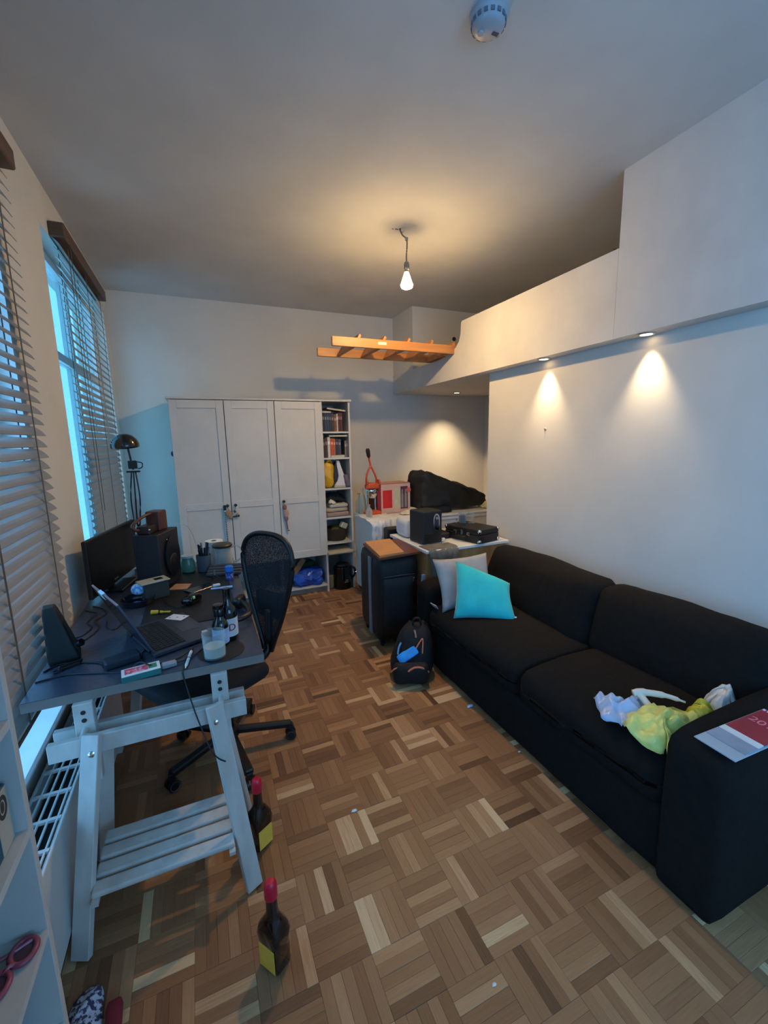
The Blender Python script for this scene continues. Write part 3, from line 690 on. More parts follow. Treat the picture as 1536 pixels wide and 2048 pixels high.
# ================================================================ sofa
M_sofa = mat('sofa_fabric', (27, 24, 22), .95, .18, 30, .25, 240, spec=.15)
t = Thing('sofa', 'long black fabric sofa along the pale partition wall', 'sofa', (1.8, 1.61, 0))
t.part('base', softbox(NB(), (.84, 1.66, .262), .03, 9, (0, 0, 0), .002, 6, 1, T(1.785, 1.612, .137)), M_sofa, smooth=True)
def armshape(p, u):
    if u.z > .5: p.z += .012 * (1 - u.x ** 2)
    return p
t.part('armrest', softbox(NB(), (.86, .20, .578), .035, 11, (0, .008, .008), .002, 6, 2, T(1.772, .70, .2945), armshape), M_sofa, smooth=True)
t.part('armrest', softbox(NB(), (.84, .19, .53), .045, 11, (0, .008, .012), .005, 6, 3, T(1.785, 2.525, .283), armshape), M_sofa, smooth=True)
t.part('backrest', softbox(NB(), (.15, 1.66, .62), .03, 9, (0, 0, 0), .004, 6, 4, T(2.155, 1.612, .335)), M_sofa, smooth=True)
def seatshape(p, u):
    if u.x < 0 and u.z > 0: p.z -= .035 * (u.x ** 4)
    return p
t.part('seat_cushion', softbox(NB(), (.66, .72, .19), .05, 13, (.01, 0, .018), .006, 5, 5, T(1.685, 1.165, .345), seatshape), M_sofa, smooth=True)
t.part('seat_cushion', softbox(NB(), (.66, .895, .19), .05, 13, (.01, 0, .018), .006, 5, 6, T(1.685, 1.975, .345), seatshape), M_sofa, smooth=True)
def backshape(p, u):
    p.x += .03 * u.z * .5
    return p
lean = RY(.20)
t.part('back_cushion', softbox(NB(), (.22, .98, .40), .075, 13, (.03, .01, .02), .012, 4.5, 7, T(1.985, 2.035, .565) @ RZ(-.05) @ lean, backshape), M_sofa, smooth=True)
t.part('back_cushion', softbox(NB(), (.22, .80, .40), .075, 13, (.03, .01, .02), .012, 4.5, 8, T(1.995, 1.17, .555) @ RZ(.03) @ lean, backshape), M_sofa, smooth=True)
for x, y in ((1.42, .66), (1.42, 2.56), (2.15, .66), (2.15, 2.56)):
    t.part('foot', bx(NB(), (x, y, .012), (.06, .06, .024)), M_black)

M_teal = mat('teal_fabric', (30, 192, 192), .8, .10, 12, .15, 200, sheen=.3)
M_greyp = mat('grey_fabric', (158, 158, 158), .9, .10, 12, .15, 160)
BL, BR, TL = Vector((1.392, 2.15, .452)), Vector((1.675, 1.955, .450)), Vector((1.525, 2.272, .735))
Mx = frame3((BR + TL) / 2 + Vector((.0, .0, .0)), BR - BL, TL - BL)
t = Thing('throw_pillow', 'bright turquoise throw pillow leaning on the far sofa arm', 'pillow', (1.55, 2.1, .44), 'throw pillows on the sofa')
t.part('cushion', pillow(NB(), .385, .37, .11, 18, .007, 1, Mx, .08, .13), M_teal, smooth=True)
t.part('care_label', bx(NB(), (0, 0, 0), (.022, .03, .0015), Mx @ T(.178, -.165, .0)), M_gloss)
t = Thing('throw_pillow', 'pale grey throw pillow behind the turquoise one', 'pillow', (1.60, 2.36, .44), 'throw pillows on the sofa')
t.part('cushion', pillow(NB(), .42, .36, .11, 18, .012, 2, frame3((1.60, 2.335, .585), (1, -.08, .0), (0, .42, .9))), M_greyp, smooth=True)
single('white_cloth_corner', prism(NB(), [(-.02, -.05), (.025, -.03), (.035, .045), (.0, .05)], .006, T(1.375, 2.37, .44) @ RY(.9)), mat('linen', (176, 178, 178), .9), 'pale cloth corner tucked between the seat and the far sofa arm', 'cloth', (1.385, 2.375, .43))

# plastic bags, bone-shaped hammer and calendar on the near end of the sofa
M_lime = mat('lime_plastic', (232, 232, 130), .35, .12, 22, .2, 60, spec=.6)
M_yel = mat('yellow_green_plastic', (200, 190, 46), .3, .12, 22, .2, 60, spec=.6)
M_bluew = mat('bluish_plastic', (176, 194, 222), .3, .10, 20, .2, 60, spec=.6)
M_whitep = mat('white_plastic_film', (206, 208, 206), .35, .08, 20, .2, 60, spec=.6)
single('plastic_bag', blob(NB(), [(1.37, 1.05), (1.41, .975), (1.50, .95), (1.57, 1.0), (1.60, 1.06), (1.53, 1.08), (1.48, 1.10), (1.45, 1.16), (1.41, 1.11)], .452, .04, .02, 19, seed=1), M_bluew, 'crumpled bluish-white plastic bag on the sofa seat', 'bag', (1.45, 1.02, .45), 'plastic bags on the sofa', True, .002)
single('plastic_bag', blob(NB(), [(1.372, .965), (1.368, .87), (1.40, .83), (1.43, .88), (1.415, .82), (1.38, .805), (1.45, .805), (1.50, .84), (1.60, .82), (1.69, .88), (1.66, .95), (1.57, 1.02), (1.44, 1.01)], .450, .065, .024, 15, seed=2), M_lime, 'lime green plastic bag spread on the sofa seat', 'bag', (1.48, .87, .45), 'plastic bags on the sofa', True, .002)
single('plastic_bag', blob(NB(), [(1.64, .86), (1.68, .82), (1.73, .84), (1.75, .90), (1.72, .94), (1.66, .92)], .456, .065, .018, 22, seed=3), M_yel, 'small mustard yellow plastic bag beside the lime one', 'bag', (1.69, .88, .45), 'plastic bags on the sofa', True, .002)
single('plastic_bag', blob(NB(), [(1.76, .84), (1.84, .815), (1.90, .85), (1.92, .91), (1.86, .96), (1.79, .93)], .456, .08, .022, 20, seed=4), M_whitep, 'crumpled white paper bag against the near sofa arm', 'bag', (1.83, .88, .45), 'plastic bags on the sofa', True, .002)
t = Thing('toy_hammer', 'cream plastic hook-shaped handle lying on the plastic bags', 'handle', (1.62, 1.02, .5))
M_cream = mat('cream_plastic', (224, 214, 198), .4, .04, 10)
t.part('head', tube(NB(), [(1.545, 1.055, .512), (1.58, 1.035, .517), (1.64, .985, .515), (1.685, .935, .503)], .014, 10, 6, rs=[.014, .016, .013, .009, .004]), M_cream, smooth=True)
t.part('shaft', tube(NB(), [(1.565, 1.045, .513), (1.556, 1.01, .50), (1.545, .98, .492)], .014, 10, 5, rs=[.016, .013, .012]), M_cream, smooth=True)
t = Thing('wall_calendar', 'calendar in clear film with a red cover on the near sofa arm', 'calendar', (1.52, .66, .6))
Mc = frame3((1.395, .718, .608), (.0, -1, 0), (1, .0, 0)) @ RZ(-.04)
# local x runs towards the camera, local y towards the wall
t.part('film_sleeve', bx(NB(), (.055, .15, -.004), (.118, .36, .004), Mc, .001), glassy('clear_film', (214, 220, 228), .55, .12))
t.part('cover', bx(NB(), (.055, .215, .0005), (.108, .21, .004), Mc, .001), mat('calendar_red', (156, 28, 44), .35, .12, 8))
t.part('cover_band', bx(NB(), (.055, .098, .0006), (.108, .028, .004), Mc), M_gloss)
t.part('backing_card', bx(NB(), (.055, .055, -.0005), (.108, .065, .003), Mc), mat('grey_card', (150, 156, 170), .5))
b = NB()
for k in range(9): bx(b, (.007 + k * .012, .311, .003), (.007, .009, .004), Mc, .001)
t.part('spiral_loops', b, M_gloss)
text('2017', .045, Mc @ T(.055, .225, .0028) @ RZ(0), mat('calendar_print', (226, 120, 128), .4), 'print', t.o, t.base)

# ================================================================ suitcase with boards, backpack
t = Thing('suitcase', 'tall black suitcase with a grey stripe standing beside the sofa', 'suitcase', (1.30, 2.96, 0))
M_case = mat('suitcase_black', (10, 10, 12), .6, .25, 60, .2, 200)
Ms = T(1.305, 2.965, 0) @ RZ(-.06)
t.part('body', softbox(NB(), (.33, .46, .66), .05, 9, (.008, .008, 0), 0, 1, 0, Ms @ T(0, 0, .372)), M_case, smooth=True)
t.part('stripe', bx(NB(), (-.170, -.06, .372), (.014, .055, .61), Ms, .003), mat('suitcase_grey', (116, 124, 134), .5), label='grey vertical stripe')
t.part('front_pocket', softbox(NB(), (.26, .03, .44), .014, 6, (0, .006, 0), 0, 1, 0, Ms @ T(0, -.238, .33)), M_case, smooth=True)
t.part('zip', tube(NB(), [Ms @ Vector(p) for p in ((-.12, -.245, .56), (.0, -.250, .565), (.12, -.245, .56))], .003, 5), M_steel)
t.part('zip_pull', bx(NB(), (.11, -.252, .52), (.012, .006, .03), Ms, .002), M_chrome)
t.part('side_handle', tube(NB(), [Ms @ Vector(p) for p in ((.155, -.235, .30), (.16, -.262, .34), (.16, -.262, .42), (.155, -.235, .46))], .010, 7), M_black, smooth=True)
for sx in (-1, 1):
    for sy in (-1, 1):
        t.part('wheel', cyl(NB(), Ms @ Vector((sx * .125 - .01, sy * .18, .022)), Ms @ Vector((sx * .125 + .01, sy * .18, .022)), .022, None, 14), M_black, smooth='auto')
def quadboard(name, pts, z, th, m, label, cat, bev=.003):
    return single(name, prism(NB(), pts, th, T(0, 0, z)), m, label, cat, (sum(p[0] for p in pts) / len(pts), sum(p[1] for p in pts) / len(pts), z))
quadboard('wooden_tray', [(1.105, 2.66), (1.452, 2.70), (1.49, 3.15), (1.165, 3.14)], .7135, .016, mat('dark_wood', (104, 58, 40), .4, .2, 5, stretch=(1, 8, 1)), 'dark brown wooden board lying on the suitcase', 'board')
quadboard('cutting_board', [(1.118, 2.68), (1.318, 2.70), (1.40, 3.13), (1.178, 3.13)], .7295, .014, mat('light_wood', (196, 142, 88), .45, .18, 5, stretch=(1, 9, 1)), 'light wooden cutting board on top of the dark board', 'board')
single('luggage_tag', bx(NB(), (0, 0, 0), (.030, .004, .085), T(1.455, 2.665, .52) @ RY(.08), .002), mat('pale_blue_tag', (150, 172, 206), .5), 'pale blue tag hanging at the corner of the suitcase', 'tag', (1.455, 2.665, .48))

t = Thing('backpack', 'small black backpack with orange trim and a blue patch on the floor', 'backpack', (1.17, 2.33, 0))
M_bp = mat('backpack_black', (16, 15, 19), .75, .25, 40, .3, 180)
M_or = mat('orange_trim', (226, 126, 92), .7); M_bl = mat('blue_patch', (52, 164, 246), .5, .12, 20)
def bps(p, u):
    k = (u.z + 1) / 2; s = 1 - .58 * max(0, k - .28) ** 1.15
    p.x *= s; p.y *= (1 - .45 * k); p.y += .05 * k; p.x += .045 * k
    return p
Mb = T(1.175, 2.335, .172) @ RZ(-.42)
t.part('bag', softbox(NB(), (.27, .23, .345), .085, 12, (.01, .02, 0), .007, 9, 3, Mb, bps), M_bp, smooth=True)
def onbag(x, z, out=.0):
    k = (z / .185 + 1) / 2; y = -(.11) * (1 - .45 * k) + .05 * k - .016 - out
    return Mb @ Vector((x, y, z))
t.part('front_pocket', softbox(NB(), (.225, .07, .14), .034, 8, (0, .012, 0), .004, 12, 5, Mb @ T(.0, -.115, -.088)), M_bp, smooth=True)
t.part('trim', tube(NB(), [Mb @ Vector(p) for p in ((-.02, -.156, -.055), (.02, -.156, -.030), (.07, -.15, -.036), (.112, -.13, -.075))], .0065, 6), M_or, smooth=True)
t.part('trim', tube(NB(), [Mb @ Vector(p) for p in ((-.128, -.12, -.08), (-.11, -.14, -.05), (-.085, -.142, -.035))], .005, 6), M_or, smooth=True)
t.part('trim', tube(NB(), [onbag(x, z, .004) for x, z in ((.03, .045), (.06, .09), (.078, .11), (.08, .085), (.075, .02))], .005, 6), M_or, smooth=True)
t.part('patch', softbox(NB(), (.135, .02, .058), .009, 9, (0, 0, 0), .006, 22, 1, T(onbag(-.02, .02, .012)) @ RZ(-.42) @ RX(-.35) @ RY(-.55)), M_bl, smooth=True)
t.part('side_pull', tube(NB(), [onbag(x, z, .006) for x, z in ((-.06, .09), (-.075, .06), (-.082, .02))], .006, 6), mat('pale_blue_trim', (120, 170, 214), .6))
t.part('zip_pull', tube(NB(), [onbag(x, z, .006) for x, z in ((.028, .165), (.034, .14), (.036, .12))], .006, 6), mat('peach_pull', (198, 146, 120), .6))
t.part('top_loop', tube(NB(), [Mb @ Vector(p) for p in ((.02, .03, .17), (.03, .02, .215), (.06, .02, .22), (.075, .03, .175))], .008, 7), M_bp, smooth=True)
for s in (-1, 1):
    t.part('shoulder_strap', tube(NB(), [Mb @ Vector(p) for p in ((.05 + s * .04, .10, .16), (.05 + s * .10, .16, .05), (.03 + s * .13, .13, -.15))], .014, 7), M_bp, smooth=True)

# ================================================================ second desk behind the sofa
t = Thing('sideboard_desk', 'white-topped desk with a brown wood front behind the sofa', 'desk', (1.85, 2.98, 0))
t.part('tabletop', bx(NB(), (1.86, 2.985, .724), (.76, .65, .022), None, .002), M_gloss)
M_brown = mat('brown_veneer', (202, 142, 88), .5, .15, 4, stretch=(6, 1, .6))
t.part('front_panel', bx(NB(), (1.85, 2.70, .46), (.70, .018, .505)), M_brown)
t.part('side_panel', bx(NB(), (1.51, 2.99, .357), (.022, .60, .712)), M_brown)
t.part('side_panel', bx(NB(), (2.205, 2.99, .357), (.022, .60, .712)), M_brown)

t = Thing('desk_speaker', 'black speaker cube with a silver oval plate on the white desk', 'speaker', (1.60, 2.93, .735))
Mk = T(1.625, 2.93, .735) @ RZ(.10)
t.part('cabinet', bx(NB(), (0, 0, .133), (.185, .19, .255), Mk, .010, 2), mat('speaker_black', (24, 25, 26), .6, .15, 60))
t.part('foot', bx(bx(NB(), (-.05, -.05, .0035), (.03, .03, .007), Mk), (.05, .05, .0035), (.03, .03, .007), Mk), M_black)
ov = [(.030 * math.cos(a) * 1.0, .052 * math.sin(a) + (.022 if math.sin(a) > 0 else -.022)) for a in [2 * PI * k / 28 for k in range(28)]]
Mo = Mk @ T(.035, -.0955, .165) @ RX(PI / 2)
t.part('silver_plate', prism(NB(), ov, .006, Mo), M_chrome, label='silver oval plate')
t.part('plate_inset', prism(NB(), [(x * .72, y * .84) for x, y in ov], .0068, Mo), mat('plate_dark', (70, 72, 82), .35, metal=.5))
t.part('dial', lathe(NB(), [(.017, 0), (.017, .008), (0, .009)], (0, -.038, .0068), 16, Mo), M_blackg)
t.part('dial', lathe(NB(), [(.013, 0), (.013, .006), (0, .007)], (0, .036, .0068), 16, Mo), M_steel)
t.part('lower_grille', bx(NB(), (0, -.0955, .05), (.15, .004, .075), Mk, .002), M_black)

t = Thing('record_player', 'black briefcase record player closed on the white desk', 'record player', (2.0, 2.86, .735))
Mr = frame3((2.005, 2.845, .735), (.235, -.97, 0), (.97, .235, 0))
M_lea = mat('black_leatherette', (20, 19, 20), .5, .2, 60, .25, 300)
t.part('case_bottom', bx(NB(), (0, 0, .036), (.37, .235, .066), Mr, .008, 2), M_lea)
t.part('case_lid', bx(NB(), (0, 0, .091), (.37, .235, .042), Mr, .008, 2), M_lea)
for x in (-.07, .07): t.part('latch', bx(NB(), (x, -.119, .066), (.026, .006, .028), Mr, .002), M_chrome)
t.part('clasp', bx(NB(), (0, -.12, .072), (.022, .006, .038), Mr, .002), M_steel)
t.part('handle', tube(NB(), [Mr @ Vector(p) for p in ((-.05, -.12, .045), (-.04, -.142, .045), (.04, -.142, .045), (.05, -.12, .045))], .007, 7), M_black)
for sx, sy, z in ((.178, -.11, .10), (.178, -.11, .02), (-.178, -.11, .10), (.178, .11, .10), (.178, .11, .02)):
    t.part('corner_cap', ball(NB(), (sx, sy, z), (.016, .016, .016), Mr, 2), M_chrome, smooth=True)
t.part('cable', tube(NB(), [Mr @ Vector(p) for p in ((-.12, .12, .05), (-.10, .165, .09), (-.05, .18, .05), (-.02, .165, .003))], .0035, 6), M_black)

M_glass = glassy('drinking_glass', (236, 240, 240), .93)
t = Thing('jam_glass', 'glass with dark red drink on the record player', 'glass', (1.99, 2.93, .848))
t.part('glass', lathe(NB(), [(.028, 0), (.031, .005), (.034, .092), (.032, .092), (.029, .008), (.0, .008)], (1.985, 2.945, .8485), 20, cap=False), M_glass, smooth='auto')
t.part('drink', lathe(NB(), [(.0, .009), (.0285, .009), (.0305, .066), (0, .066)], (1.985, 2.945, .8485), 20, cap=False), mat('dark_drink', (58, 24, 26), .2), smooth='auto')
t = Thing('wine_glass', 'small clear stemmed glass on the record player', 'glass', (2.05, 2.91, .848))
t.part('bowl', lathe(NB(), [(.028, 0), (.028, .003), (.005, .007), (.004, .035), (.018, .045), (.024, .07), (.022, .095)], (2.058, 2.92, .8485), 18, cap=False), M_glass, smooth=True)

# small things beside the speaker
single('light_cap', ball(NB(), (1.745, 2.86, .7525), (.022, .018, .017), None, 2), mat('warm_white', (226, 208, 184), .5), 'small cream knob on the white desk beside the speaker', 'knob', (1.745, 2.86, .7355), smooth=True)
single('metal_bead', ball(NB(), (1.70, 2.79, .7445), (.011, .011, .009), None, 2), M_chrome, 'tiny shiny bead on the white desk edge by the grey cloth', 'bead', (1.70, 2.79, .7355), smooth=True)
single('black_router', bx(NB(), (1.80, 3.0, .7625), (.12, .14, .052), None, .012), M_black, 'low black box behind the record player', 'box', (1.80, 3.0, .736))
single('grey_cloth', drape(NB(), [(.16, .7385), (.08, .739), (.012, .738), (-.016, .70), (-.022, .58), (-.022, .43)], .26, T(1.63, 2.658, 0), 4, .012, 36, 1.0), mat('grey_cloth', (104, 100, 94), .95, .25, 18), 'grey cloth hanging over the front edge of the white desk', 'cloth', (1.615, 2.70, .70), smooth=True, solid=.004)
single('white_paper', prism(NB(), [(1.50, 2.73), (1.60, 2.71), (1.63, 2.78), (1.53, 2.80)], .0012, T(0, 0, .7352)), M_gloss, 'white paper sheet on the desk in front of the speaker', 'paper', (1.56, 2.75, .735))
single('white_bin', softbox(NB(), (.24, .22, .165), .045, 9, (0, 0, .004), 0, 1, 0, T(1.64, 3.185, .8185)), mat('white_bin', (206, 208, 210), .45), 'white rounded plastic box behind the speaker', 'box', (1.64, 3.185, .7355), smooth=True)
single('pale_cable', tube(NB(), [(1.93, 3.10, .7385), (1.94, 3.02, .78), (1.96, 2.99, .86)], .003, 6), M_gloss, 'thin white cable rising behind the record player', 'cable', (1.93, 3.1, .736))

# ================================================================ white cabinet in the alcove
t = Thing('low_cabinet', 'long white cabinet against the back of the alcove', 'cabinet', (2.08, 3.85, 0))
t.part('body', bb(NB(), 1.445, 2.76, 3.56, 4.115, .05, .795), M_white)
t.part('top', bx(NB(), (2.105, 3.828, .805), (1.33, .586, .022), None, .004), M_gloss)
t.part('plinth', bb(NB(), 1.47, 2.73, 3.60, 4.12, 0, .05), M_black)
for k in range(3):
    x0 = 1.455 + k * .435
    d = t.part('cabinet_door', bx(NB(), (x0 + .2125, 3.552, .42), (.425, .016, .70), None, .002), M_white)
    t.part('handle', bx(NB(), (x0 + .37, 3.54, .60), (.01, .012, .10), None, .003), M_steel, parent=d)
t.part('top_rail', bx(NB(), (2.28, 3.548, .775), (.96, .02, .03), None, .003), M_gloss)
t = Thing('holdall_bag', 'slumped black holdall on the white cabinet in the alcove', 'bag', (2.3, 3.82, .817))
M_hold = mat('holdall_black', (27, 26, 23), .7, .25, 20, .15, 60)
def hs(p, u):
    k = (u.x + 1) / 2; h = 1.0 if k < .12 else max(.30, 1.0 - .80 * (k - .12))
    p.z = (p.z + .19) * h - .19
    return p
t.part('bag', softbox(NB(), (.80, .34, .385),   .05, 19, (0, .02, .0), .024, 9, 5, T(2.40, 3.84, 1.030), hs), M_hold, smooth=True)
t.part('strap', tube(NB(), [(2.40, 3.69, 1.06), (2.47, 3.66, 1.055), (2.54, 3.66, 1.01), (2.58, 3.68, .955)], .012, 7), M_hold, smooth=True)
t.part('bag_base', softbox(NB(), (.40, .10, .055), .02, 6, (0, 0, 0), .006, 10, 2, T(2.10, 3.64, .848)), mat('navy_cloth', (18, 22, 30), .7), smooth=True)
t = Thing('kitchen_box', 'red printed appliance box on the white cabinet', 'box', (1.78, 3.98, .817))
Mq = T(1.775, 3.97, .8165) @ RZ(.05)
t.part('carton', bx(NB(), (0, 0, .15), (.37, .22, .30), Mq, .002), mat('carton_red', (150, 40, 44), .5, .08))
t.part('front_print', bx(NB(), (.02, -.1105, .15), (.33, .001, .292), Mq), mat('print_pink', (214, 176, 160), .45, .08, 10))
t.part('front_print_panel', bx(NB(), (-.075, -.1113, .145), (.105, .001, .18), Mq), mat('print_red', (206, 34, 38), .45))
t.part('front_print_panel', bx(NB(), (.04, -.1113, .15), (.075, .001, .20), Mq), mat('print_cream', (206, 196, 160), .45))
t.part('front_print_panel', bx(NB(), (.115, -.1113, .15), (.085, .001, .23), Mq), mat('print_purple', (96, 56, 66), .45))
for dx in (-.022, .018): t.part('printed_bottle', bx(bx(NB(), (.115 + dx, -.1120, .12), (.024, .001, .14), Mq), (.115 + dx, -.1120, .21), (.014, .001, .05), Mq), mat('print_grey', (150, 144, 140), .4))
t.part('lid_flap', bx(NB(), (.01, .0, .3008), (.35, .2, .0015), Mq), mat('flap_pink', (196, 140, 122), .5))
t.part('printed_seal', lathe(NB(), [(.026, 0), (.026, .001), (0, .001)], (0, 0, 0), 18, Mq @ T(.168, -.1122, .225) @ RX(PI / 2)), mat('print_coral', (214, 104, 88), .5))
t.part('side_print', bx(NB(), (-.1855, 0, .15), (.001, .20, .28), Mq), mat('print_maroon', (96, 24, 36), .5))

# citrus press, glass bottles, cloth
t = Thing('juice_press', 'orange lever citrus press with a dark grip in the alcove', 'juicer', (1.56, 3.84, .817))
M_jor = mat('juicer_orange', (206, 84, 40), .35, .1); jx, jy = 1.535, 3.84
t.part('base', bx(NB(), (jx, jy, .84), (.15, .13, .045), None, .012), M_jor)
for s in (-1, 1): t.part('column', cyl(NB(), (jx + s * .045, jy + .03, .86), (jx + s * .045, jy + .03, 1.13), .010), M_chrome, smooth='auto')
t.part('yoke', tube(NB(), [(jx - .05, jy + .02, 1.12), (jx - .055, jy, 1.20), (jx - .03, jy, 1.27), (jx - .005, jy, 1.30)], .010, 8), M_jor, smooth=True)
t.part('yoke', tube(NB(), [(jx + .05, jy + .02, 1.12), (jx + .048, jy, 1.18), (jx + .02, jy, 1.25), (jx - .005, jy, 1.30)], .010, 8), M_jor, smooth=True)
t.part('press_block', bx(NB(), (jx, jy, 1.105), (.135, .07, .055), None, .012), M_jor)
t.part('lever', tube(NB(), [(jx - .005, jy, 1.29), (jx - .02, jy, 1.36), (jx - .03, jy - .01, 1.40)], .010, 8), M_jor, smooth=True)
t.part('grip', tube(NB(), [(jx - .029, jy - .009, 1.385), (jx - .036, jy - .012, 1.43), (jx - .042, jy - .014, 1.47)], .019, 10, rs=[.014, .019, .021, .016]), mat('grip_dark', (44, 16, 16), .4), smooth=True)
t.part('cup', lathe(NB(), [(.03, 0), (.05, .03), (.055, .07), (.05, .07), (.045, .03), (0, .01)], (jx, jy, .99), 20, cap=False), M_chrome, smooth='auto')
t.part('side_wheel', lathe(NB(), [(.022, -.008), (.022, .008)], (0, 0, 0), 16, T(jx - .062, jy - .03, 1.15) @ RY(PI / 2)), M_jor)
t.part('side_wheel', lathe(NB(), [(.022, -.008), (.022, .008)], (0, 0, 0), 16, T(jx + .062, jy - .03, 1.15) @ RY(PI / 2)), M_jor)
M_gl2 = glassy('bottle_glass', (222, 228, 220), .70)
def gbottle(x, y, z, h, r, label, cap=(140, 140, 130)):
    t = Thing('glass_bottle', label, 'bottle', (x, y, z), 'empty glass bottles in the alcove')
    t.part('bottle', lathe(NB(), [(r * .9, 0), (r, .01), (r, h * .55), (r * .8, h * .66), (r * .36, h * .78), (r * .34, h * .95), (r * .4, h * .96)], (x, y, z), 18), M_gl2, smooth='auto')
    t.part('cap', lathe(NB(), [(r * .42, 0), (r * .42, h * .05), (0, h * .055)], (x, y, z + h * .955), 14), mat('cap_%d_%d_%d' % cap, cap, .5), smooth='auto')
gbottle(1.478, 4.065, .8165, .20, .036, 'empty clear bottle nearest the shelf column')
gbottle(1.478, 3.965, .8165, .26, .036, 'taller empty clear bottle between the shelf column and the press', (168, 172, 160))
gbottle(1.452, 3.72, .8165, .13, .030, 'short empty clear bottle at the cabinet corner', (150, 140, 120))
single('white_cloth', drape(NB(), [(.36, .822), (.2, .825), (.02, .824), (-.03, .80), (-.038, .73), (-.042, .62)], .32, T(1.535, 3.55, 0) , 5, .024, 44, 3.0, nz=.016), mat('white_cloth', (214, 214, 216), .9, .06, 12), 'crumpled white cloth hanging over the front of the alcove cabinet', 'cloth', (1.595, 3.6, .80), smooth=True, solid=.004)
single('tissue_heap', blob(NB(), [(1.80, 3.70), (1.88, 3.66), (1.96, 3.69), (1.97, 3.76), (1.88, 3.79), (1.80, 3.77)], .817, .035, .012, 20, seed=8), mat('tissue2', (222, 212, 184), .9), 'crumpled cream paper between the cloth and the holdall', 'paper', (1.88, 3.72, .817), smooth=True, solid=.002)
t = Thing('metal_rack', 'thin steel rack resting on the front of the alcove cabinet', 'rack', (1.98, 3.52, .80))
t.part('rod', tube(NB(), [(1.83, 3.58, .85), (2.0, 3.52, .835), (2.06, 3.50, .83)], .005, 6), M_steel)
t.part('rod', tube(NB(), [(1.84, 3.60, .83), (2.0, 3.55, .822), (2.10, 3.52, .83), (2.12, 3.55, .84)], .005, 6), M_steel)
single('black_crate', bx(NB(), (1.60, 3.425, .67), (.22, .10, .20), None, .01), mat('crate_black', (16, 17, 20), .5), 'black crate between the white cloth and the white plastic box', 'crate', (1.60, 3.47, .57))
single('crate_stool', bb(NB(), 1.50, 1.72, 3.37, 3.48, 0, .57), mat('stool_grey', (150, 154, 160), .6), 'pale grey stool hidden behind the suitcase', 'stool', (1.6, 3.46, 0))
single('pale_wrap', blob(NB(), [(2.70, 3.62), (2.74, 3.59), (2.775, 3.62), (2.77, 3.72), (2.71, 3.74)], .817, .06, .018, 22, seed=3), mat('wrap_cream', (222, 204, 150), .6), 'cream wrapping at the right end of the holdall', 'wrapping', (2.71, 3.78, .817), smooth=True, solid=.002)

# ================================================================ desk on trestles
DZ = .76
M_dtop = mat('desk_black', (58, 64, 78), .26, .10, 60, .05, 300)
M_dedge = mat('desk_edge_grey', (128, 122, 116), .55, .08, 10)
t = Thing('desk', 'black-topped desk with a grey edge under the windows', 'desk', (-.20, 2.31, .726))
t.part('edge_band', bb(NB(), -.575, .166, 1.562, 3.06, .7262, DZ - .0015), M_dedge)
t.part('tabletop', bb(NB(), -.5745, .1655, 1.5625, 3.0595, DZ - .0015, DZ), M_dtop)
M_tre = mat('trestle_birch_white', (196, 192, 184), .6, .12, 7, stretch=(3, 3, 1))
def trestle(y0, label):
    t = Thing('trestle', label, 'trestle', (-.21, y0 + .09, 0), 'adjustable trestles carrying the desk')
    Y = lambda v: v - 1.50 + y0
    for xf, xt in ((-.455, -.385), (.055, -.022)):
        l = t.part('leg', beam(NB(), (xf, Y(1.345), 0.006), (xt, Y(1.50), .64), .056, .022, 0, .002), M_tre)
        t.part('bolt', lathe(NB(), [(.011, 0), (.010, .004), (.005, .0065), (0, .007)], (0, 0, 0), 14, T(xt - (.002 if xt < -.1 else -.001), Y(1.4745), .588) @ RX(PI / 2 - .24)), M_chrome, smooth='auto', parent=l)
        t.part('leg', beam(NB(), (xf + .005, Y(1.70), 0.006), (xt + .01, Y(1.612), .60), .056, .022, 0, .002), M_tre)
    t.part('cross_beam', bx(NB(), (-.213, Y(1.528), .590), (.60, .024, .062), None, .002), M_tre)
    t.part('cross_beam', bx(NB(), (-.213, Y(1.598), .590), (.60, .024, .062), None, .002), M_tre)
    for x in (-.412, .003):
        b = NB(); bx(b, (x, Y(1.563), .5835), (.056, .036, .2845), None, .002)
        p = t.part('height_post', b, M_tre)
        for z in (.695, .667):
            t.part('peg_hole', lathe(NB(), [(.0075, 0), (.0075, .0015), (0, .0016)], (0, 0, 0), 12, T(x, Y(1.5452), z) @ RX(PI / 2)), mat('hole_dark', (48, 42, 36), .8), parent=p)
        t.part('locking_peg', cyl(NB(), (x, Y(1.505), .635), (x, Y(1.62), .635), .009, None, 10), M_tre, smooth='auto')
    for k in range(4):
        yy = 1.375 + k * .064; xa = -.398 - .008 * (1.5 - yy); xb = -.004
        t.part('slat', bx(NB(), ((xa + xb) / 2 - .002, Y(yy), .196), (xb - xa + .02, .050, .018), None, .006, 2), M_tre)
    for x in (-.40, -.005):
        t.part('shelf_bearer', bx(NB(), (x, Y(1.47), .181), (.02, .27, .012)), M_tre)
    return t
trestle(1.50, 'white wooden trestle with slatted shelf at the near end of the desk')
trestle(2.78, 'white wooden trestle at the far end of the desk, behind the chair')

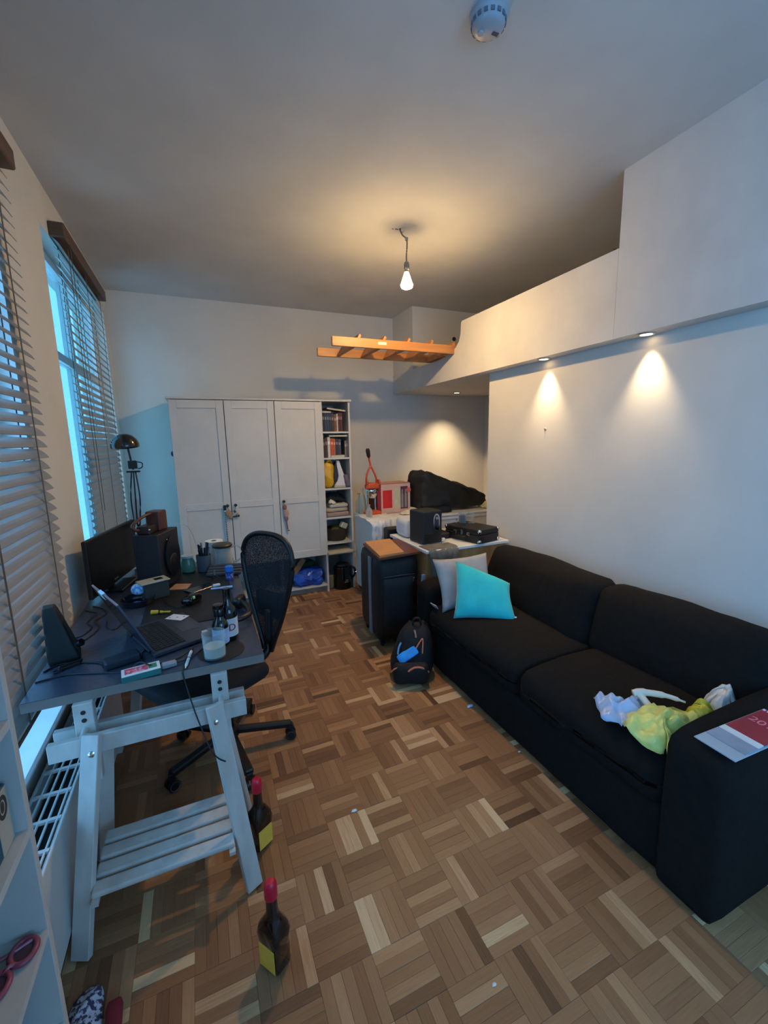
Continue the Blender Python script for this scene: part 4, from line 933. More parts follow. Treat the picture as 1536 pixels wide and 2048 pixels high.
# ================================================================ office chair
cx, cy = .03, 2.10
t = Thing('office_chair', 'black mesh-back swivel chair pushed up to the desk', 'chair', (cx, cy, 0))
for k in range(5):
    a = math.radians(-6 + 72 * k); d = Vector((math.cos(a), math.sin(a), 0)); c = Vector((cx, cy, 0))
    t.part('base_spoke', beam(NB(), c + d * .03 + Vector((0, 0, .112)), c + d * .305 + Vector((0, 0, .082)), .040, .030, 0, .006), M_black)
    p = c + d * .30; n = Vector((-d.y, d.x, 0))
    w_ = t.part('caster', beam(NB(), p + Vector((0, 0, .05)), p + Vector((0, 0, .085)), .03, .03, 0, .004), M_black)
    for s in (-1, 1):
        t.part('wheel', cyl(NB(), p + n * s * .008 + Vector((0, 0, .027)), p + n * s * .024 + Vector((0, 0, .027)), .027, None, 16), M_black, smooth='auto', parent=w_)
        t.part('wheel_rim', lathe(NB(), [(.020, 0), (.0225, .001), (.0225, 0.0)], (0, 0, 0), 18, T(p + n * s * .0245 + Vector((0, 0, .027))) @ n.to_track_quat('Z', 'Y').to_matrix().to_4x4(), cap=False), mat('rim_grey', (110, 110, 116), .5), parent=w_)
t.part('hub', lathe(NB(), [(.045, 0), (.045, .04), (.03, .05)], (cx, cy, .09), 18), M_black, smooth='auto')
t.part('gas_lift', cyl(cyl(NB(), (cx, cy, .13), (cx, cy, .28), .026), (cx, cy, .28), (cx, cy, .42), .016), M_blackg, smooth='auto')
t.part('tilt_mechanism', bx(NB(), (cx, cy, .415), (.20, .14, .045), RZ(0), .01), M_black)
ba = math.radians(33); bd = Vector((math.cos(ba), math.sin(ba), 0)); bt = Vector((-bd.y, bd.x, 0))
Mch = frame3((cx, cy, 0), bd, bt)   # local x to the backrest, y along its width
M_chf = mat('chair_fabric', (19, 20, 25), .9, .2, 50, .2, 250)
t.part('seat', softbox(NB(), (.44, .48, .085), .04, 10, (0, 0, .012), .003, 8, 1, Mch @ T(-.12, 0, .475)), M_chf, smooth=True)
prof = [(.43, .028), (.50, .055), (.58, .090), (.66, .122), (.74, .150), (.82, .174), (.90, .190), (.96, .190), (1.01, .172), (1.04, .142), (1.060, .095), (1.068, .04)]
def bk(z): # how far back the rest sits at height z
    return .285 + .03 * math.sin((z - .5) * 3.2) + .05 * max(0, z - .75)
def wrap(y): return -.35 * y * y
outl = [Mch @ Vector((bk(z) + wrap(w_), w_, z)) for z, w_ in prof] + [Mch @ Vector((bk(z) + wrap(w_), -w_, z)) for z, w_ in prof[::-1]]
t.part('back_frame', tube(NB(), outl, .014, 8, 3, closed=False), M_black, smooth=True)
b = NB(); G = []
for z, w_ in prof:
    G.append([b.verts.new(Mch @ Vector((bk(z) + wrap(w_ * s / 8), w_ * s / 8, z))) for s in range(-8, 9)])
for A, B in zip(G, G[1:]):
    for q in range(16): b.faces.new((A[q], A[q + 1], B[q + 1], B[q]))
t.part('back_mesh', b, meshy('chair_net', (20, 22, 28), .25, 330), smooth=True)
t.part('lumbar_pad', softbox(NB(), (.03, .20, .15), .014, 6, (0, 0, 0), 0, 1, 0, Mch @ T(bk(.68) + .012, 0, .68)), M_chf, smooth=True)
t.part('back_bar', tube(NB(), [Mch @ Vector(p) for p in ((.05, 0, .415), (.20, 0, .40), (.275, 0, .43), (.292, 0, .52), (.30, 0, .66))], .022, 8), M_black, smooth=True)

# ================================================================ things on the desk
single('desk_mat', bb(NB(), -.295, .105, 1.985, 2.93, DZ, DZ + .003), mat('mat_black', (20, 20, 23), .5, .2, 60), 'large black desk mat under the mouse and bottles', 'desk mat', (-.1, 2.45, DZ))
ZM = DZ + .0032
# laptop
t = Thing('laptop', 'open grey laptop facing away, with a white note over its lid', 'laptop', (-.211, 1.694, DZ))
Ml = T(-.211, 1.694, DZ + .0042) @ RZ(.41)
M_lap = mat('laptop_grey', (70, 72, 82), .35, .06, 60, metal=.5); M_lid = mat('laptop_lid', (74, 88, 110), .3, .06, 40, metal=.5)
t.part('base', bx(NB(), (.1185, .164, .008), (.237, .328, .016), Ml, .003), M_lap)
t.part('keyboard_well', bx(NB(), (.070, .164, .0163), (.112, .292, .001), Ml), M_black)
b = NB()
for r_ in range(6):
    for k in range(15): bx(b, (.022 + r_ * .0188, .030 + k * .0191, .0178), (.0155, .0158, .0024), Ml)
t.part('keys', b, mat('key_black', (26, 26, 30), .5), kind='stuff')
t.part('touchpad', bx(NB(), (.182, .164, .0163), (.066, .105, .0008), Ml, .0002), mat('touchpad', (60, 62, 70), .3))
Ld = Ml @ T(0, 0, .014) @ RY(-(PI - 1.152))
t.part('lid', bx(NB(), (.121, .164, -.0035), (.242, .328, .007), Ld, .002), M_lid)
t.part('screen', bx(NB(), (.121, .164, .0004), (.222, .312, .0008), Ld), M_blackg)
t.part('lid_edge', bx(NB(), (.2425, .164, -.0035), (.002, .326, .0068), Ld), mat('lid_edge', (150, 140, 146), .3, metal=.5))
t.part('sticker', bx(NB(), (.213, .05, .0164), (.02, .018, .0006), Ml), mat('sticker_white', (206, 206, 204), .5))
for y_ in (.06, .268): t.part('hinge', cyl(NB(), Ml @ Vector((.0, y_ - .025, .013)), Ml @ Vector((.0, y_ + .025, .013)), .006, None, 10), M_black)
for x_, y_ in ((.02, .02), (.02, .308), (.217, .02), (.217, .308)): t.part('rubber_foot', bx(NB(), (x_, y_, -.002), (.018, .018, .004), Ml), M_black)
t = Thing('folded_note', 'white paper folded over the top edge of the laptop lid', 'paper', Ld @ Vector((.24, .19, -.0035)))
Mn = mat('note_white', (196, 226, 236), .7)
t.part('front_flap', bx(NB(), (.215, .195, -.0085), (.060, .055, .0012), Ld), Mn)
t.part('back_flap', bx(NB(), (.232, .195, .0022), (.026, .055, .0012), Ld), Mn)
t.part('fold', bx(NB(), (.2452, .195, -.0032), (.0012, .055, .0118), Ld), Mn)

# monitor, speaker, lamp at the far end
t = Thing('monitor', 'large black monitor standing against the window', 'monitor', (-.48, 2.72, DZ))
Mm = frame3((-.552, 2.452, DZ), (.21, .978, 0), (-.978, .21, 0))
t.part('panel', bx(NB(), (.32, 0, .174), (.64, .022, .300), Mm, .004), mat('monitor_black', (10, 9, 10), .6, .1, 30))
t.part('screen', bx(NB(), (.32, -.0114, .178), (.622, .0012, .276), Mm), mat('screen_black', (6, 5, 6), .5, .1, 10, spec=.2))
t.part('stand_neck', bx(NB(), (.29, .03, .10), (.07, .03, .20), Mm, .006), M_black)
t.part('stand_foot', bx(NB(), (.29, .0, .006), (.24, .16, .012), Mm, .004), M_black)
t.part('logo', bx(NB(), (.29, -.0122, .048), (.05, .001, .006), Mm), M_steel)
t = Thing('loudspeaker', 'black upright loudspeaker box beside the monitor', 'speaker', (-.23, 2.62, DZ))
Mp = frame3((-.232, 2.515, DZ), (.38, .925, 0), (-.925, .38, 0))
t.part('cabinet', bx(NB(), (.115, .068, .1595), (.23, .135, .305), Mp, .004), mat('cabinet_black', (26, 28, 34), .5, .12, 30))
t.part('foot', bx(bx(NB(), (.03, .03, .0035), (.03, .03, .007), Mp), (.2, .1, .0035), (.03, .03, .007), Mp), M_black)
fr = Mp @ T(.125, -.001, .165) @ RX(PI / 2)
t.part('oval_grille', prism(NB(), [(.082 * math.cos(a), .115 * math.sin(a)) for a in [2 * PI * k / 32 for k in range(32)]], .012, fr), mat('grille_black', (12, 12, 14), .35, .2, 120), smooth=False)
t.part('woofer', lathe(NB(), [(.05, 0), (.045, .004), (.02, .0), (.015, .004), (0, .006)], (0, -.035, .012), 24, fr, cap=False), M_black, smooth=True)
t.part('indicator', ball(NB(), (-.05, .105, .008), (.004, .004, .004), fr, 2), M_chrome, smooth=True)
t = Thing('desk_lamp', 'black spring-arm desk lamp with a dome shade by the far window', 'lamp', (-.375, 3.0, DZ))
lx, ly = -.372, 3.0
t.part('base', lathe(NB(), [(.055, 0), (.055, .012), (.03, .018), (.012, .022)], (lx, ly, DZ), 24), M_black, smooth='auto')
t.part('post', cyl(NB(), (lx, ly, DZ + .02), (lx, ly, 1.06), .008), M_black)
for dx in (-.022, .0, .022):
    t.part('arm_rod', tube(NB(), [(lx + dx * .6 - .008, ly, 1.05), (lx + dx * 1.1 - .002, ly, 1.22), (lx + dx * .5 + .004, ly, 1.385)], .0045, 6), M_black)
for s in (-1, 1): t.part('spring', cyl(NB(), (lx + s * .011 - .006, ly - .006, 1.08), (lx + s * .011 - .003, ly - .006, 1.22), .005, None, 8), M_steel)
t.part('joint_plate', bx(NB(), (lx + .004, ly, 1.388), (.075, .014, .010), None, .003), M_black)
t.part('joint_block', bx(NB(), (lx + .004, ly, 1.43), (.05, .012, .05), None, .004), M_black)
t.part('joint_screw', tube(NB(), [(lx + .03, ly, 1.405), (lx + .052, ly, 1.412), (lx + .055, ly, 1.438), (lx + .03, ly, 1.447)], .0035, 6), M_black)
t.part('neck', tube(NB(), [(lx + .004, ly, 1.40), (lx - .004, ly, 1.47), (lx - .012, ly, 1.54)], .006, 7), M_black)
sh = T(-.393, 2.985, 1.535) @ RY(-.05) @ RX(.12)
t.part('shade', lathe(NB(), [(.076, 0), (.078, .004), (.076, .022), (.066, .048), (.046, .069), (.022, .080), (.0, .083), (.0, .080), (.044, .065), (.063, .045), (.072, .02), (.073, .002)], (0, 0, 0), 32, sh, cap=False), mat('lamp_black', (18, 16, 17), .18, .1, 20, coat=.4), smooth=True)
t.part('lamp_bulb', ball(NB(), (0, 0, .03), (.028, .028, .034), sh, 3), mat('bulb_off', (170, 170, 165), .3), smooth=True)
t.part('bottom_hinge', lathe(NB(), [(.014, -.012), (.014, .012)], (0, 0, 0), 16, T(lx - .03, ly - .01, 1.055) @ RX(PI / 2)), M_chrome, smooth='auto')
t = Thing('wooden_caddy', 'dark reddish wooden caddy with a carrying handle on top of the loudspeaker', 'caddy', (-.21, 2.70, 1.074))
M_mah = mat('mahogany', (84, 42, 32), .4, .35, 8, stretch=(5, 5, 1)); sp = Vector((-.205, 2.66, 1.0735))
t.part('block', bx(NB(), (.15, .075, .3675), (.09, .078, .110), Mp, .006), M_mah)
t.part('tray', bx(NB(), (.065, .085, .334), (.10, .07, .043), Mp, .006), mat('dark_tray', (40, 24, 24), .4, .2))
t.part('handle', tube(NB(), [Mp @ Vector(p) for p in ((.13, .075, .412), (.06, .095, .405), (-.005, .115, .375), (-.012, .112, .345), (.02, .10, .335))], .0085, 8), M_mah, smooth=True)
t.part('pin', ball(NB(), (.02, .05, .338), (.006, .006, .006), Mp, 2), M_chrome, smooth=True)
single('white_lead', tube(NB(), [Mp @ Vector((.225, .04, .319)), Mp @ Vector((.24, .02, .325)), (-.10, 2.78, 1.065), (-.07, 2.82, 1.0), (-.055, 2.83, .92)], .0022, 6), mat('pale_lead', (180, 190, 200), .5), 'thin pale cable arching from the loudspeaker to the pen cup', 'cable', Mp @ Vector((.225, .04, .319)))

# glassware and cups
t = Thing('pen_cup', 'grey tumbler stuffed with dark pens', 'pen cup', (-.02, 2.80, ZM))
t.part('cup', lathe(NB(), [(.036, 0), (.040, .004), (.044, .105), (.041, .105), (.037, .008), (0, .008)], (-.02, 2.80, ZM), 20, cap=False), glassy('smoky_glass', (110, 116, 126), .45), smooth='auto')
rp = random.Random(5)
for k in range(11):
    a = rp.uniform(0, 2 * PI); r_ = rp.uniform(.005, .028); h_ = rp.uniform(.14, .185)
    p0 = Vector((-.02 + .5 * r_ * math.cos(a), 2.80 + .5 * r_ * math.sin(a), ZM + .0095)); p1 = Vector((-.02 + r_ * 1.5 * math.cos(a), 2.80 + r_ * 1.5 * math.sin(a), ZM + h_))
    c = [(20, 20, 24), (26, 26, 40), (120, 122, 128), (14, 14, 16)][k % 4]
    o = single('pen', cyl(cyl(NB(), p0, p0.lerp(p1, .72), .0045, None, 8), p0.lerp(p1, .72), p1, .0062, None, 8), mat('pen_%d_%d_%d' % c, c, .4), 'pen standing among the others in the grey tumbler', 'pen', p0, 'pens in the grey tumbler', 'auto')
t = Thing('green_jar', 'squat greenish glass jar between the loudspeaker and the pen cup', 'jar', (-.108, 2.83, ZM))
t.part('jar', lathe(NB(), [(.034, 0), (.040, .006), (.042, .06), (.034, .078), (.034, .09), (.031, .09), (.031, .076), (.038, .06), (.037, .01), (0, .006)], (-.112, 2.835, ZM), 20, cap=False), glassy('green_glass', (132, 176, 150), .5), smooth='auto')
t.part('lid', lathe(NB(), [(.036, 0), (.036, .012), (0, .014)], (-.112, 2.835, ZM + .091), 18), mat('jar_lid', (176, 186, 190), .4), smooth='auto')
t = Thing('glass_jug', 'clear glass jug with a dark olive lid and round handle', 'jug', (.115, 2.82, ZM))
jx, jy = .098, 2.82
t.part('jug', lathe(NB(), [(.050, 0), (.056, .008), (.057, .03), (.046, .10), (.047, .135), (.045, .135), (.043, .10), (.053, .03), (.05, .010), (0, .008)], (jx, jy, ZM), 26, cap=False), glassy('jug_glass', (226, 230, 228), .72), smooth='auto')
t.part('lid', lathe(NB(), [(.045, .0), (.060, .006), (.062, .016), (.055, .024), (0, .028)], (jx - .004, jy, ZM + .134), 26), mat('lid_olive', (46, 46, 32), .45), smooth='auto')
t.part('handle', tube(NB(), [(jx + .046, jy, ZM + .128), (jx + .085, jy, ZM + .135), (jx + .115, jy, ZM + .105), (jx + .112, jy, ZM + .06), (jx + .08, jy, ZM + .035), (jx + .055, jy, ZM + .04)], .006, 8), glassy('jug_glass', (226, 230, 228), .72), smooth=True)
t.part('water', lathe(NB(), [(0, .011), (.0495, .011), (.0525, .03), (.048, .062), (0, .062)], (jx, jy, ZM), 22, cap=False), mat('cloudy_water', (130, 130, 132), .3), smooth='auto')
t = Thing('paper_roll', 'white paper roll standing behind the glass jug', 'paper roll', (.055, 2.965, DZ))
t.part('roll', lathe(NB(), [(.018, 0), (.055, 0), (.055, .155), (.018, .155), (.018, 0)], (.050, 2.965, DZ), 28, cap=False), mat('roll_white', (226, 226, 224), .8), smooth='auto')
t.part('core', lathe(NB(), [(.0175, 0), (.0175, .154)], (.050, 2.965, DZ), 18, cap=False), mat('core_dark', (60, 54, 48), .9), smooth='auto')
t = Thing('blue_pot', 'small blue plastic pot with a paler lid near the desk edge', 'pot', (.108, 2.56, ZM))
t.part('pot', lathe(NB(), [(.020, 0), (.022, .003), (.022, .048), (.018, .052)], (.112, 2.56, DZ), 18), mat('blue_pot', (42, 74, 150), .35, .1, 30), smooth='auto')
t.part('lid', lathe(NB(), [(.0235, 0), (.0235, .028), (.02, .031), (0, .032)], (.112, 2.56, DZ + .052), 18), mat('blue_lid', (46, 118, 206), .35), smooth='auto')
t.part('pot_label', lathe(NB(), [(.0224, 0), (.0224, .024)], (.112, 2.56, DZ + .014), 18, cap=False), pattern('pot_print', (60, 70, 140), (140, 140, 190), 'noise', 90), smooth=True)
t = Thing('grey_keyboard', 'dark grey keyboard stack poking over the desk edge behind the blue pot', 'keyboard', (.08, 2.70, ZM))
Mkb = T(.095, 2.695, ZM) @ RZ(-.25)
for k in range(4): t.part('key_row', bx(NB(), (0, -.045 + k * .030, .010 + k * .004), (.20, .024, .020 + k * .008), Mkb, .004), mat('grey_keys', (70, 70, 74), .5, .1, 50))
t = Thing('milk_glass', 'glass half full of milk at the near desk edge', 'glass', (-.003, 1.612, DZ))
gx, gy = -.003, 1.612
t.part('glass', lathe(NB(), [(.034, 0), (.038, .004), (.041, .098), (.0395, .098), (.036, .008), (0, .007)], (gx, gy, DZ + .003), 26, cap=False), M_glass, smooth='auto')
t.part('milk', lathe(NB(), [(0, .0085), (.0350, .0085), (.0372, .046), (0, .044)], (gx, gy, DZ + .003), 26, cap=False), mat('milk', (216, 208, 192), .5, .08, 40), smooth='auto')
single('round_coaster', lathe(NB(), [(.085, 0), (.085, .002), (0, .0025)], (.02, 1.652, DZ), 32), mat('coaster_black', (26, 26, 30), .6), 'round black coaster under the milk glass', 'coaster', (.02, 1.652, DZ))
M_bot = mat('dark_bottle_glass', (14, 15, 13), .08, .2, 20, coat=.5)
t = Thing('dark_bottle', 'dark glass bottle with a white label bearing a red D', 'bottle', (.056, 1.745, DZ))
bpx, bpy_ = .058, 1.752
t.part('bottle', lathe(NB(), [(.033, 0), (.035, .004), (.035, .115), (.030, .135), (.015, .155), (.0135, .20), (.015, .205), (.0145, .215), (0, .216)], (bpx, bpy_, DZ + .0005), 26), M_bot, smooth='auto')
lb = t.part('bottle_label', lathe(NB(), [(.0354, 0), (.0354, .075)], (bpx, bpy_, DZ + .022), 26, cap=False), mat('label_white', (214, 208, 204), .6), smooth=True)
da = math.atan2(-bpy_, -bpx) + .35
text('D', .040, T(bpx, bpy_, DZ + .060) @ RZ(da + PI / 2) @ T(0, -.0362, 0) @ RX(PI / 2), mat('print_crimson', (168, 30, 52), .5), 'label_letter', t.o, t.base)
t = Thing('dark_bottle', 'black-capped dark bottle with a pale blue label behind the milk glass', 'bottle', (.0, 1.80, DZ))
bpx, bpy_ = -.006, 1.800
Mbase = DZ + .0208
t.part('bottle', lathe(NB(), [(.028, 0), (.031, .004), (.031, .085), (.026, .10), (.017, .112), (.016, .125)], (bpx + .03, bpy_ - .09, DZ + .0005), 24), M_bot, smooth='auto')
t.part('bottle_label', lathe(NB(), [(.0314, 0), (.0314, .06)], (bpx + .03, bpy_ - .09, DZ + .014), 24, cap=False), mat('label_blue', (170, 190, 222), .6, .15, 40), smooth=True)
t.part('cap', lathe(NB(), [(.019, 0), (.019, .024), (.016, .03), (.02, .036), (.02, .046), (0, .048)], (bpx + .03, bpy_ - .09, DZ + .122), 20), M_blackg, smooth='auto')
t = Thing('headphones', 'black over-ear headphones lying behind the two dark bottles', 'headphones', (.10, 2.0, ZM))
hp = Vector((.095, 1.985, DZ + .03))
t.part('headband', tube(NB(), [(.035, 1.985, DZ + .03), (.06, 1.90, DZ + .028), (.11, 1.875, DZ + .027), (.155, 1.92, DZ + .028), (.150, 2.01, DZ + .03), (.135, 2.06, DZ + .032)], .014, 8), M_black, smooth=True)
t.part('ear_cup', softbox(NB(), (.045, .085, .055), .02, 7, (0, 0, 0), 0, 1, 0, T(.035, 2.01, DZ + .031) @ RZ(.5)), M_black, smooth=True)
t.part('ear_cup', softbox(NB(), (.045, .085, .055), .02, 7, (0, 0, 0), 0, 1, 0, T(.125, 2.085, DZ + .031) @ RZ(-.5)), M_black, smooth=True)
t = Thing('computer_mouse', 'black computer mouse on the desk mat', 'mouse', (-.09, 2.24, ZM))
t.part('shell', softbox(NB(), (.062, .10, .036), .016, 8, (0, 0, .008), 0, 1, 0, T(-.088, 2.25, ZM + .0185) @ RZ(-.6)), M_blackg, smooth=True)
t.part('wheel', cyl(NB(), (-.080, 2.215, ZM + .036), (-.074, 2.219, ZM + .036), .008, None, 12), mat('green_led', (170, 214, 150), .3))
t.part('cable', tube(NB(), [(-.115, 2.21, ZM + .012), (-.15, 2.20, ZM + .006), (-.19, 2.25, ZM + .005), (-.22, 2.34, ZM + .005)], .0022, 6), M_black)
t = Thing('smartphone', 'black phone with a bright rim lying on the desk mat', 'phone', (-.04, 2.46, ZM))
Mph = T(-.045, 2.45, ZM) @ RZ(.62)
t.part('body', bx(NB(), (0, 0, .0045), (.16, .076, .009), Mph, .003), M_blackg)
t.part('rim', bx(NB(), (0, -.0385, .0045), (.155, .0015, .006), Mph), M_chrome)
single('marker_pen', cyl(cyl(NB(), (.005, 2.405, ZM + .0065), (.055, 2.40, ZM + .0065), .005, None, 10), (.055, 2.40, ZM + .0065), (.115, 2.395, ZM + .0065), .0065, None, 10), mat('marker_white', (200, 208, 222), .4), 'white marker pen lying across the desk mat', 'pen', (.06, 2.40, ZM), smooth='auto')
single('eraser', bx(NB(), (0, 0, .007), (.038, .02, .014), T(.035, 2.455, ZM) @ RZ(.2), .003), M_gloss, 'small white eraser beside the marker pen', 'eraser', (.035, 2.455, ZM))
t = Thing('mini_tripod', 'tiny black tripod on the desk mat', 'tripod', (.03, 2.58, ZM))
for k in range(3):
    a = k * 2 * PI / 3; t.part('leg', cyl(NB(), (.03 + .03 * math.cos(a), 2.58 + .03 * math.sin(a), ZM + .004), (.03, 2.58, ZM + .035), .004, None, 8), M_black)
t.part('head', cyl(NB(), (.03, 2.58, ZM + .03), (.03, 2.58, ZM + .06), .007, None, 10), mat('tripod_grey', (96, 96, 98), .4))
single('cork_square', prism(NB(), [(-.205, 2.505), (-.115, 2.475), (-.095, 2.56), (-.175, 2.595)], .004, T(0, 0, ZM)), mat('cork', (172, 132, 104), .8), 'square tan coaster on the desk mat', 'coaster', (-.15, 2.53, ZM))
t = Thing('gadget_box', 'dark box with a cream lid cut by a black window, below the monitor', 'box', (-.27, 2.47, DZ))
Mg = T(-.262, 2.42, DZ) @ RZ(.42)
t.part('box', bx(NB(), (0, 0, .0475), (.115, .075, .088), Mg, .003), mat('box_dim', (52, 50, 46), .5, .2))
t.part('lid', bx(NB(), (-.005, 0, .0952), (.14, .088, .007), Mg, .002), mat('box_cream', (172, 164, 142), .5))
t.part('lid_window', bx(NB(), (.02, .0, .0990), (.04, .034, .0012), Mg), M_blackg)
single('blue_fluff', ball(NB(), (-.335, 2.405, DZ + .064), (.034, .026, .03), None, 3), pattern('fluff_print', (96, 150, 206), (170, 206, 236), 'noise', 60), 'pale blue patterned ball beside the cream-lidded box', 'ball', (-.335, 2.405, DZ + .034), smooth=True)
t = Thing('glass_ashtray', 'dark glass bowl with shiny bits under the pale blue ball', 'bowl', (-.33, 2.37, DZ))
t.part('bowl', lathe(NB(), [(.055, 0), (.068, .006), (.078, .034), (.073, .034), (.062, .010), (0, .008)], (-.335, 2.36, DZ + .0005), 28, cap=False), mat('dark_bowl', (22, 24, 32), .1, .1, coat=.5), smooth='auto')
for k in range(5): t.part('coin', lathe(NB(), [(.010, 0), (.010, .002), (0, .0021)], (-.335 + .03 * math.cos(k * 1.5), 2.335 + .022 * math.sin(k * 2.1), DZ + .011 + k * .003), 14), M_chrome)
t = Thing('screwdriver', 'yellow-handled tool lying behind the laptop', 'screwdriver', (-.23, 2.16, ZM))
M_yt = mat('tool_yellow', (220, 172, 44), .4)
t.part('handle', tube(NB(), [(-.262, 2.175, DZ + .012), (-.245, 2.170, DZ + .012), (-.225, 2.163, DZ + .012)], .009, 10, rs=[.011, .010, .0075]), M_yt, smooth=True)
t.part('shank', tube(NB(), [(-.225, 2.163, DZ + .012), (-.20, 2.155, DZ + .011), (-.18, 2.15, DZ + .010)], .005, 8, rs=[.0072, .0045, .005]), M_yt, smooth=True)
t.part('collar', tube(NB(), [(-.228, 2.164, DZ + .012), (-.224, 2.1627, DZ + .012)], .0095, 10), M_black)
t = Thing('white_card', 'white printed card resting on the far edge of the laptop', 'card', (-.14, 2.04, DZ + .021))
Mcd = Ml @ T(.195, .285, .0168) @ RZ(.5)
t.part('card', bx(NB(), (0, 0, .0004), (.055, .085, .0006), Mcd), M_gloss)
for x_, y_ in ((.0, .0), (-.012, .03), (.012, -.026)): t.part('print_mark', bx(NB(), (x_, y_, .0009), (.007, .007, .0003), Mcd), mat('ink_blue', (60, 66, 90), .5))

# near-left corner of the desk
t = Thing('card_box', 'teal box of playing cards with a red and white top', 'box', (-.235, 1.60, DZ))
Mx = T(-.243, 1.592, DZ) @ RZ(.16)
t.part('tray', bx(NB(), (0, 0, .011), (.118, .060, .022), Mx, .0015), mat('card_teal', (30, 112, 112), .5))
t.part('top_rim', bx(NB(), (0, 0, .0222), (.117, .059, .001), Mx), mat('card_white', (206, 216, 214), .5))
t.part('print_panel', bx(NB(), (-.014, .004, .0230), (.070, .038, .0008), Mx), pattern('card_print', (196, 64, 86), (206, 150, 160), 'noise', 70))
t.part('print_panel', bx(NB(), (.036, .004, .0230), (.026, .034, .0008), Mx), mat('card_green', (52, 122, 96), .5))
t = Thing('usb_charger', 'small grey adapter next to the playing card box', 'adapter', (-.165, 1.60, DZ))
t.part('body', bx(NB(), (0, 0, .009), (.050, .026, .018), T(-.158, 1.612, DZ) @ RZ(.16), .004), mat('adapter_grey', (150, 146, 150), .4))
t.part('cable', tube(NB(), [(-.134, 1.617, DZ + .008), (-.09, 1.64, DZ + .004), (-.05, 1.69, DZ + .006), (-.03, 1.70, DZ + .02)], .0022, 6), M_black)
t = Thing('white_pen', 'white pen lying near the desk edge by the milk glass', 'pen', (-.09, 1.62, DZ))
t.part('barrel', cyl(NB(), (-.086, 1.690, DZ + .006), (-.101, 1.588, DZ + .006), .0055, None, 10), mat('pen_white', (220, 222, 218), .4), smooth='auto')
t.part('tip', cyl(NB(), (-.101, 1.588, DZ + .006), (-.104, 1.566, DZ + .004), .0055, .001, 10), mat('pen_white', (220, 222, 218), .4), smooth='auto')
t.part('grip_ring', cyl(NB(), (-.094, 1.637, DZ + .006), (-.0945, 1.633, DZ + .006), .0062, None, 10), M_black)
t.part('cap', cyl(NB(), (-.083, 1.712, DZ + .006), (-.086, 1.690, DZ + .006), .0062, None, 10), M_black)
single('power_brick', bx(NB(), (0, 0, .015), (.115, .060, .030), T(-.318, 1.715, DZ) @ RZ(.35), .006), mat('brick_blue_black', (30, 36, 50), .5), 'flat dark power brick left of the laptop', 'power adapter', (-.318, 1.715, DZ))
t = Thing('folding_clip', 'dark folded clip lying on the near left of the desk', 'clip', (-.49, 1.765, DZ))
t.part('arm', bx(NB(), (0, .008, .006), (.075, .010, .012), T(-.485, 1.775, DZ) @ RZ(.55), .003), M_black)
t.part('arm', bx(NB(), (-.01, -.010, .006), (.07, .008, .012), T(-.485, 1.775, DZ) @ RZ(.55), .003), M_black)
t.part('loop', tube(NB(), [(-.51, 1.758, DZ + .006), (-.53, 1.742, DZ + .006), (-.527, 1.728, DZ + .006), (-.51, 1.738, DZ + .006)], .003, 6), M_black)
t = Thing('cone_speaker', 'black wedge-shaped speaker standing on the desk by the near blind', 'speaker', (-.50, 1.90, DZ))
def wedge(p, u):
    k = (u.z + 1) / 2; p.x = p.x * (1 - .62 * k) - .028 * k; p.y = p.y * (1 - .5 * k)
    return p
t.part('body', softbox(NB(), (.105, .12, .215), .016, 9, (0, 0, 0), .001, 8, 0, T(-.522, 1.86, DZ + .1035) @ RZ(.2), wedge), mat('wedge_black', (18, 22, 24), .6, .2, 40), smooth=True)
t.part('dial', cyl(NB(), (-.475, 1.837, DZ + .055), (-.459, 1.831, DZ + .062), .014, None, 14), M_black, smooth='auto')
t.part('dial_ring', cyl(NB(), (-.479, 1.839, DZ + .053), (-.473, 1.8365, DZ + .0555), .016, None, 14), mat('brass_ring', (120, 96, 60), .4, metal=.6), smooth='auto')

# cables
def cable(pts, label, r=.0026, m=None):
    single('desk_cable', tube(NB(), pts, r, 6), m or M_black, label, 'cable', pts[0], 'cables on the desk', True)
z1 = DZ + .003
cable([(-.57, 1.69, z1), (-.48, 1.70, z1), (-.38, 1.665, z1), (-.30, 1.635, z1), (-.25, 1.63, DZ + .029), (-.22, 1.60, DZ + .029), (-.19, 1.625, z1)], 'dark cable running across the near left desk corner to the card box')
cable([(-.565, 1.76, z1), (-.52, 1.80, z1), (-.42, 1.765, z1), (-.385, 1.735, z1), (-.375, 1.71, z1)], 'cable from the power brick to the window side', .0032)
cable([(-.565, 2.38, z1), (-.53, 2.34, z1), (-.50, 2.30, z1), (-.52, 2.20, z1), (-.49, 2.13, z1), (-.51, 2.05, z1), (-.55, 2.03, z1)], 'tangled cable below the left end of the monitor')
cable([(-.54, 2.42, z1), (-.49, 2.36, z1), (-.46, 2.28, z1), (-.49, 2.20, z1), (-.46, 2.10, z1), (-.49, 2.0, z1), (-.53, 1.99, z1)], 'second looping cable left of the laptop')
cable([(-.44, 2.17, z1), (-.43, 2.10, z1), (-.40, 2.06, z1), (-.38, 2.09, z1), (-.37, 2.16, z1)], 'short looped cable right behind the laptop lid', .0022)
cable([(-.105, 1.66, z1), (-.108, 1.60, z1), (-.110, 1.566, DZ + .003), (-.112, 1.556, DZ - .01), (-.104, 1.545, .70), (-.083, 1.500, .625), (-.060, 1.462, .555), (-.042, 1.442, .505), (-.022, 1.425, .482), (.0, 1.415, .470)], 'thin black cable hanging down from the near desk edge', .0026)
cable([(-.212, 1.83, z1), (-.26, 1.76, DZ + .004), (-.22, 1.66, z1), (-.14, 1.655, z1), (-.08, 1.72, DZ + .004)], 'cable under the near edge of the laptop', .0024)

